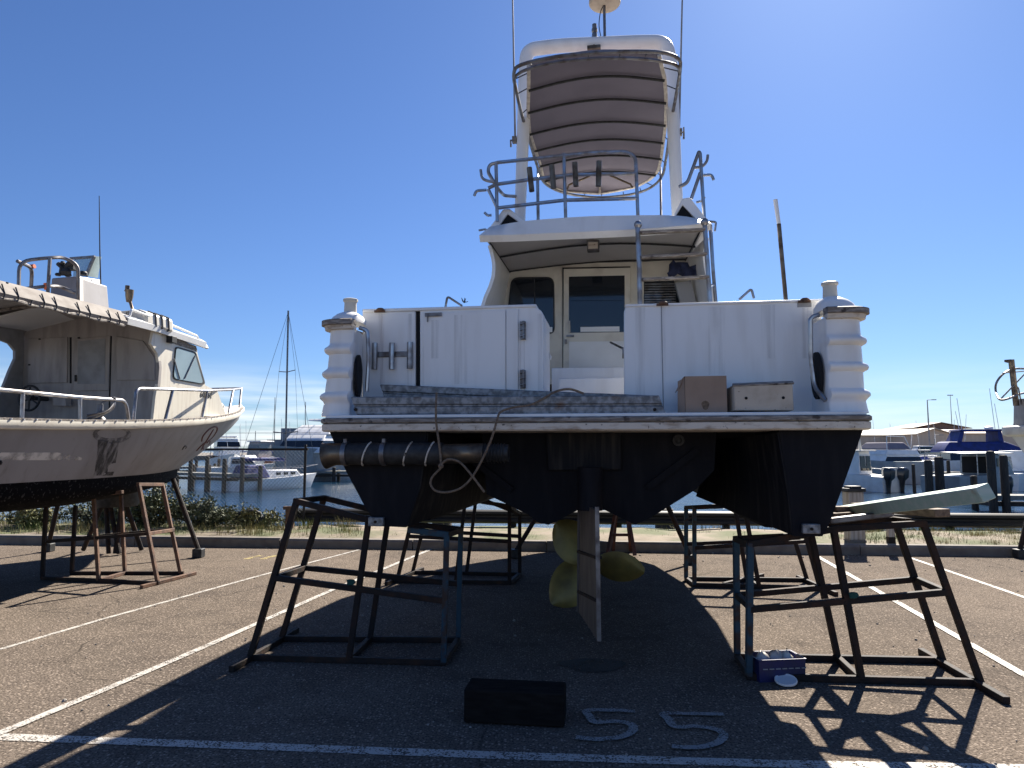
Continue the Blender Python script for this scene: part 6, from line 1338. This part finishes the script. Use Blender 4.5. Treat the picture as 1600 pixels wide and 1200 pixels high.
for args in (('small boat with blue canopy, first of the row left of the sheds', 1382, 739, 40), ('small boat under a cream canopy before the long pale shed', 1424, 738, -30, 'white', 0), ('small grey boat with blue canopy below the tall lamp post', 1452, 738, 70, 'greyhull'), ('small boat under a cream canopy beside the short lamp posts', 1475, 741, 20, 'white', 0), ('small boat with blue canopy in front of the blue covered cruiser', 1500, 745, -60),
    ('small grey boat under a cream canopy right of the blue covered cruiser', 1588, 742, 60, 'greyhull', 0), ('small boat with blue canopy behind the orange workboat', 380, 738, 120), ('small boat under a cream canopy between the workboat bow and the sloop', 366, 748, 60, 'white', 0), ('small grey boat with blue canopy moored below the grey building', 448, 741, 75, 'greyhull')): small_cruiser(*args)
# jetty with its piles
def jetty(label, A, B, wd, zt, piles, ph, group='timber jetties'):
    c = (A+B)/2; c.z = WATER; t = thing('jetty', label, 'jetty', c, 0, group); b = MB(); b.beam(Vector((A.x, A.y, zt)) - c, Vector((B.x, B.y, zt)) - c, wd, .22); b.build('deck', M['pontoon'], t)
    b = MB(); b.beam(Vector((A.x, A.y, zt-.35)) - c, Vector((B.x, B.y, zt-.35)) - c, wd*.9, .16); b.build('waling', M['darkwood'], t)
    rr = random.Random(5)
    for k in range(piles):
        p = A.lerp(B, k/(piles-1)) - c
        for sg in (-1, 1):
            n_ = (B-A).normalized(); n_ = Vector((-n_.y, n_.x, 0))*sg*(wd/2+.16); b = MB(); h = ph*rr.uniform(.8, 1.1) if sg < 0 else ph*.8
            b.lathe([(.17, -.8), (.16, h), (.12, h+.05), (0, h+.06)], (p.x+n_.x, p.y+n_.y, 0), 9); b.build('pile', M['darkwood'], t)
    return t
jetty('timber jetty on dark piles left of the small sloop', wp(262, 762), wp(392, 768), 1.3, -.32, 6, 2.3)
jetty('timber jetty behind the fence, further out than the one beside the sloop', wp(150, 752), wp(372, 747), 1.4, -.3, 7, 1.9)
jetty('low pontoon running in front of the white motor yacht', wp(468, 752), wp(640, 752), 1.6, -.6, 4, 1.3)
yt.scale = (.95, .62, 1.05)
# -- right side
tw = vessel('outboard_boat', 'white half cabin boat with two black outboards on its stern, right of the cruiser', 1348, 766, -25, 5.2, 2.5, 1.1, 1.5, 'white')
blk(tw, 'cabin', 'white', -1.0, .4, -.6, 1.9, 1.2, 2.95, .12, .8, .1); blk(tw, 'window', 'glass', -.85, -.30, -.64, -.3, 1.5, 2.6, .02, 0, .07, .005); blk(tw, 'window', 'glass', -.22, .25, -.64, -.3, 1.5, 2.6, .02, 0, .07, .005); blk(tw, 'side_window', 'glass', .3, .42, -.3, 1.2, 1.8, 2.6, .02, .3, .1, .005)
blk(tw, 'roof', 'offwhite', -1.1, .5, -1.0, 1.6, 2.95, 3.05, .05, .1, .05); b = MB(); b.lathe([(.16, 0), (.10, .4), (.02, 1.15)], (-.1, 0, 3.02), 10); b.build('rolled_flag', M['offwhite'], tw)
blk(tw, 'deck_box', 'offwhite', .3, 1.1, -2.3, -1.4, 1.1, 1.75, .03, .05, .05)
rodm(tw, 'side_rail', 'stainless', [(1.15, -2.5, 1.6), (1.2, -1, 1.6), (1.1, 1, 1.7)], .025)
for x in (-.75, .72):
    b = MB(); b.loft([[Vector((x+sx*.26*k, -2.75 + sy*.30*k - dy, z*1.1)) for sx, sy in ((-1, -1), (1, -1), (1, 1), (-1, 1))] for z, k, dy in ((-.45, .35, .02), (.25, .4, .02), (.75, .55, .05), (.95, 1.0, .1), (1.45, 1.05, .14), (1.62, .7, .1))], smooth=False); b.build('outboard', M['engine'], tw, bevel=.05)
al = vessel('catamaran', 'grey aluminium catamaran with boxy cabin, pale awning and two dark outboards', 1522, 774, 66, 6.8, 2.7, 1.35, 1.6, 'greyhull', transom=1.0)
blk(al, 'cabin', 'greyhull', -1.15, 1.15, .4, 2.6, 1.4, 2.75, .08, .7, .0); blk(al, 'windscreen', 'paleglass', -1.0, 1.0, 2.2, 2.75, 1.75, 2.6, .06, .45, .45, .01); blk(al, 'cabin_opening', 'dark', -.95, .95, .34, .42, 1.5, 2.6, .02, 0, 0, .005); blk(al, 'side_window', 'glass', -1.17, 1.17, .8, 2.0, 1.95, 2.5, .03, .25, .05, .005)
b = MB(); b.shell([[Vector((x, y, 2.80 + .10*math.cos(x*1.1) - .02*(y < -2))) for x in (-1.4, -.7, 0, .7, 1.4)] for y in (-3.2, -1.5, .4, 2.2)], .05); b.build('awning', M['offwhite'], al)
for sx in (-1.25, 1.25):
    for y in (-3.0, -1.4): rodm(al, 'awning_post', 'stainless', [(sx, y, 1.4), (sx, y, 2.82)], .03)
for x in (-.9, -.1):
    b = MB(); b.lathe([(.0, 0), (.14, .0), (.2, .5), (.25, .6), (.26, 1.1), (.16, 1.3), (0, 1.32)], (x-.6, 5.0, -.1), 10)
    b.build('outboard', M['engine'], al)
bc = vessel('flybridge_cruiser', 'flybridge cruiser under royal blue covers behind the grey catamaran', 1540, 748, 100, 12.5, 4.2, 1.9, 2.5, 'white')
blk(bc, 'saloon', 'glass', -1.8, 1.8, -4, 3.2, 1.9, 3.0, .25, 1.2, .1); b = MB(); b.loft([[(x, y, z) for x, y in ((-2*k, -4.6*k2), (2*k, -4.6*k2), (2*k, 4.0*k3), (-2*k, 4.0*k3))] for z, k, k2, k3 in ((2.75, 1.0, 1, 1), (3.1, .98, .98, .8), (3.9, .8, .85, .35))], smooth=False); b.build('blue_cover', M['bluecover'], bc, bevel=.15)
for y in (-3.0, 1.1): b = MB(); b.loft([[(-1.5, y-.25, 3.6), (1.5, y-.25, 3.6), (1.5, y+.25, 3.6), (-1.5, y+.25, 3.6)], [(-1.35, y-.15+(.5 if y < 0 else -.1), 5.0), (1.35, y-.15+(.5 if y < 0 else -.1), 5.0), (1.35, y+.2+(.5 if y < 0 else -.1), 5.0), (-1.35, y+.2+(.5 if y < 0 else -.1), 5.0)]], smooth=False); b.build('cover_leg', M['bluecover'], bc, bevel=.05)
blk(bc, 'cover_roof', 'bluecover', -1.5, 1.5, -2.8, 1.5, 5.0, 5.2, .1, .1, .1); b = MB(); b.lathe([(0, 0), (.4, .02), (.42, .25), (0, .4)], (0, .6, 5.2), 12); b.build('radar_dome', M['white'], bc)
for k, (y, h) in enumerate(((-2.4, 8.5), (-1.9, 7.2), (.8, 9.5), (2.0, 8.0))): rodm(bc, 'aerial', 'white', [(.9*(-1)**k, y, 5.1), (.9*(-1)**k, y-.3, h)], .03, 5)
wc = vessel('cabin_cruiser', 'white cabin cruiser with grey flybridge canopy behind the outboard boat', 1368, 752, -8, 11, 4.0, 2.0, 2.6, 'greyhull')
blk(wc, 'saloon', 'white', -1.9, 1.9, -4.2, 3.0, 1.9, 2.6, .3, 1.8, .1); blk(wc, 'window', 'glass', -1.86, 1.86, -4.24, 2.2, 2.0, 2.42, .22, .9, .1, .01); blk(wc, 'flybridge', 'white', -1.7, 1.7, -4.2, 1.0, 2.6, 3.05, .25, .8, .2); blk(wc, 'bimini', 'canvas', -1.5, 1.1, -4.0, .4, 3.1, 3.75, .5, .6, .5, .1); b = MB(); b.tube([Vector((-1.5, -4, 3)), Vector((-1.2, -3.6, 4.3)), Vector((.6, -3.6, 4.3)), Vector((.9, -4, 3))], .04); b.build('radar_arch', M['white'], wc)
c2 = vessel('cabin_boat', 'white boat with dark windows moored right of the grey catamaran', 1606, 764, 60, 8.5, 3.0, 1.3, 1.8, 'white')
blk(c2, 'cabin', 'white', -1.2, 1.2, -2.0, 1.8, 1.4, 3.0, .15, .7, .1); blk(c2, 'window', 'glass', -1.23, 1.23, -1.7, 1.4, 2.0, 2.7, .05, .3, .05, .01); rodm(c2, 'rail', 'stainless', [(-1.4, -4, 2.3), (-1.4, 2, 2.4), (0, 4.2, 2.6)], .03)
c3 = vessel('runabout', 'small white runabout with blue canopy beyond the pontoon piles', 1440, 745, 75, 6.5, 2.4, 1.1, 1.5, 'white'); blk(c3, 'canopy', 'bluecover', -1, 1, -2, .8, 1.2, 2.3, .25, .6, .2); blk(c3, 'windscreen', 'glass', -.9, .9, .6, 1.3, 1.2, 1.8, .1, .5, .1, .01)
c4 = vessel('runabout', 'low white runabout in front of the sheds, left of the lamp post', 1408, 742, 100, 6.8, 2.4, 1.1, 1.5, 'white'); blk(c4, 'cabin', 'white', -1, 1, -.5, 2, 1.2, 2.2, .2, .8, .1); blk(c4, 'window', 'glass', -1.02, 1.02, -.3, 1.5, 1.5, 2.0, .1, .4, .1, .01)
jetty('grey pontoon walkway behind the two outboards of the half cabin boat', wp(1418, 752), wp(1660, 748), 1.6, -.75, 6, 1.9)
jetty('near pontoon finger with thick piles in front of the grey catamaran', wp(1538, 798), wp(1740, 800), 1.4, -.80, 3, 2.1)
def pile(label, px, py, r, h):
    p = wp(px, py); b = MB(); b.lathe([(r, -.8), (r*.97, h-.08), (r*.8, h), (0, h+.03)], (p.x, p.y, WATER), 12); solid('mooring_pile', b, M['darkwood'], label, 'pile', 'mooring piles in the marina')
pile('single dark mooring pile right of the half cabin boat', 1429, 769, .12, 2.0); pile('stout mooring pile just left of the grey catamaran bow', 1453, 778, .24, 2.4); pile('stout mooring pile touching the grey catamaran bow', 1470, 778, .27, 2.6); pile('tallest dark pile beside the end of the green board', 1553, 800, .20, 3.0); pile('square topped pile right of the tallest dark pile', 1573, 800, .19, 2.8)
for x, lab in ((690, 'dark pile stub under the guard rail, left of the propeller'), (1275, 'dark pile stub under the guard rail below the right sponson'), (1040, 'dark pile stub under the guard rail right of the propeller')):
    pile(lab, x, 868, .30, 1.35)
# sheds beyond
def shed(name, label, xl, xr, yb, ye, yr, Z, depth, mw, mr, gable_front=False, trim=True):
    A, B = at(xl, yb, Z), at(xr, yb, Z); ze = at(xl, ye, Z).z; zr_ = at(xl, yr, Z).z; w_ = B.x - A.x; t = thing(name, label, 'shed', Vector(((A.x+B.x)/2, Z, 0)))
    if gable_front:
        b = MB(); b.prism([(-w_/2, 0, -.3), (w_/2, 0, -.3), (w_/2, 0, ze), (0, 0, zr_), (-w_/2, 0, ze)], (0, depth, 0)); b.build('wall', M[mw], t)
        b = MB(); o = .5 if mr != 'shedtrim' else 2.0; b.prism([(-w_/2-o, -.6, ze-.1), (0, -.6, zr_+.05), (w_/2+o, -.6, ze-.1), (w_/2+o, -.6, ze+.05), (0, -.6, zr_+.22), (-w_/2-o, -.6, ze+.05)], (0, depth+1, 0)); b.build('roof', M[mr], t)
    else:
        b = MB(); b.box((-w_/2, 0, -.3), (w_/2, depth, ze)); b.build('wall', M[mw], t)
        b = MB(); b.prism([(-w_/2-.4, -.5, ze+.02), (-w_/2-.4, depth/2, zr_), (-w_/2-.4, depth+.5, ze+.02), (-w_/2-.4, depth+.5, ze-.1), (-w_/2-.4, -.5, ze-.1)], (w_+.8, 0, 0)); b.build('roof', M[mr], t)
    return t
s1 = shed('storage_shed', 'long beige shed with pale roof left of the gabled shed', 1340, 1452, 713, 680, 669, 150, 22, 'shedwall', 'shedroof')
s2 = shed('storage_shed', 'long beige shed with pinkish roof right of the gabled shed', 1470, 1700, 712, 677, 669, 165, 22, 'shedwall', 'shedroof_red')
s3 = shed('gabled_shed', 'beige shed with its gable end facing the water behind the lamp post', 1434, 1488, 713, 678.5, 670.5, 140, 16, 'shedwall', 'shedroof', True)
b = MB(); b.box((-.9, -.03, 0), (.9, .01, 2.6)); b.build('door', M['greypaint'], s3); b = MB(); b.box((2.6, -.03, 1.2), (3.3, .01, 2.8)); b.build('window', M['glass'], s3)
s4 = shed('roofed_shed', 'dark low pitched roof rising behind the gabled shed', 1436, 1507, 705, 669, 661, 185, 14, 'shedtrim', 'shedtrim', True)
for x in (1372, 1400): b = MB(); c = at(x, 700, 150); o = Vector(s1.location); b.box((c.x-o.x-1.4, -.04, .3), (c.x-o.x+1.4, .0, 2.6)); b.build('roller_door', M['greypaint'], s1)
# lamp posts
def lamp(label, px, yb, yt, Z, arm):
    p = at(px, yb, Z); p.z = min(p.z, -.05) if Z > 90 else p.z; h = at(px, yt, Z).z - p.z; t = thing('lamp_post', label, 'lamp post', p, 0, 'lamp posts on the far quay'); b = MB(); b.lathe([(.16, 0), (.07, h), (0, h)], (0, 0, 0), 8); b.build('pole', M['greypaint'], t)
    if arm == 1: b = MB(); b.tube([Vector((0, 0, h)), Vector((.9, 0, h+.05))], .05, 6); b.box((.7, -.12, h-.02), (1.4, .12, h+.10)); b.build('lamp_head', M['greypaint'], t)
    else:
        for x in (-.6, 0, .6): b = MB(); b.box((x-.18, -.15, h-.05), (x+.18, .15, h+.22)); b.build('lamp_head', M['greypaint'], t)
        b = MB(); b.beam(Vector((-.75, 0, h-.02)), Vector((.75, 0, h-.02)), .07, .07); b.build('crossbar', M['greypaint'], t)
lamp('tall lamp post with one arm in front of the gabled shed', 1453.5, 713, 625, 112, 1); lamp('distant tall floodlight mast with three lamps right of the lamp post', 1490, 712, 618, 210, 3); lamp('short lamp post with one arm right of the tall lamp post', 1462, 716, 680, 108, 1); lamp('shorter plain lamp post in front of the shed door', 1471, 716, 690, 110, 1)
# parked vehicles on the far quay
def far_car(label, px, m, L=4.4, H=1.5):
    p = at(px, 716, 104); t = thing('parked_car', label, 'car', Vector((p.x, 104, -.1)), R(4), 'vehicles parked on the far quay'); b = MB()
    b.loft([[(x*k, y, z) for x, y in ((-L/2, -.85), (L/2, -.85), (L/2, .85), (-L/2, .85))] for z, k in ((.3, .97), (.55, 1.0), (.9, .97))], smooth=False); b.loft([[(x, y*ky, z) for x, y in ((-L*.36*k, -.8), (L*.30*k, -.8), (L*.30*k, .8), (-L*.36*k, .8))] for z, k, ky in ((.9, 1, 1), (H, .76, .85))], smooth=False); b.build('body', M[m], t, bevel=.06)
    b = MB(); b.loft([[(x, y, z) for x, y in ((-L*.345*k, -.805*ky), (L*.285*k, -.805*ky), (L*.285*k, .805*ky), (-L*.345*k, .805*ky))] for z, k, ky in ((.98, 1, 1), (H-.12, .82, .9))], smooth=False); b.build('windows', M['glass'], t)
    for x in (-L*.31, L*.31):
        for y in (-.8, .62): b = MB(); b.lathe([(0, 0), (.32, 0), (.32, .2), (0, .2)], (x, y, .32), 12, (0, 1, 0)); b.build('wheel', M['rubber'], t)
far_car('white car parked on the far quay before the long shed', 1394, 'white'); far_car('silver car parked on the far quay left of the gabled shed', 1424, 'alu'); far_car('white van parked on the far quay before the gabled shed', 1446, 'white', 5, 2.2); far_car('dark red car parked on the far quay by the short lamp posts', 1478, 'rust_red')
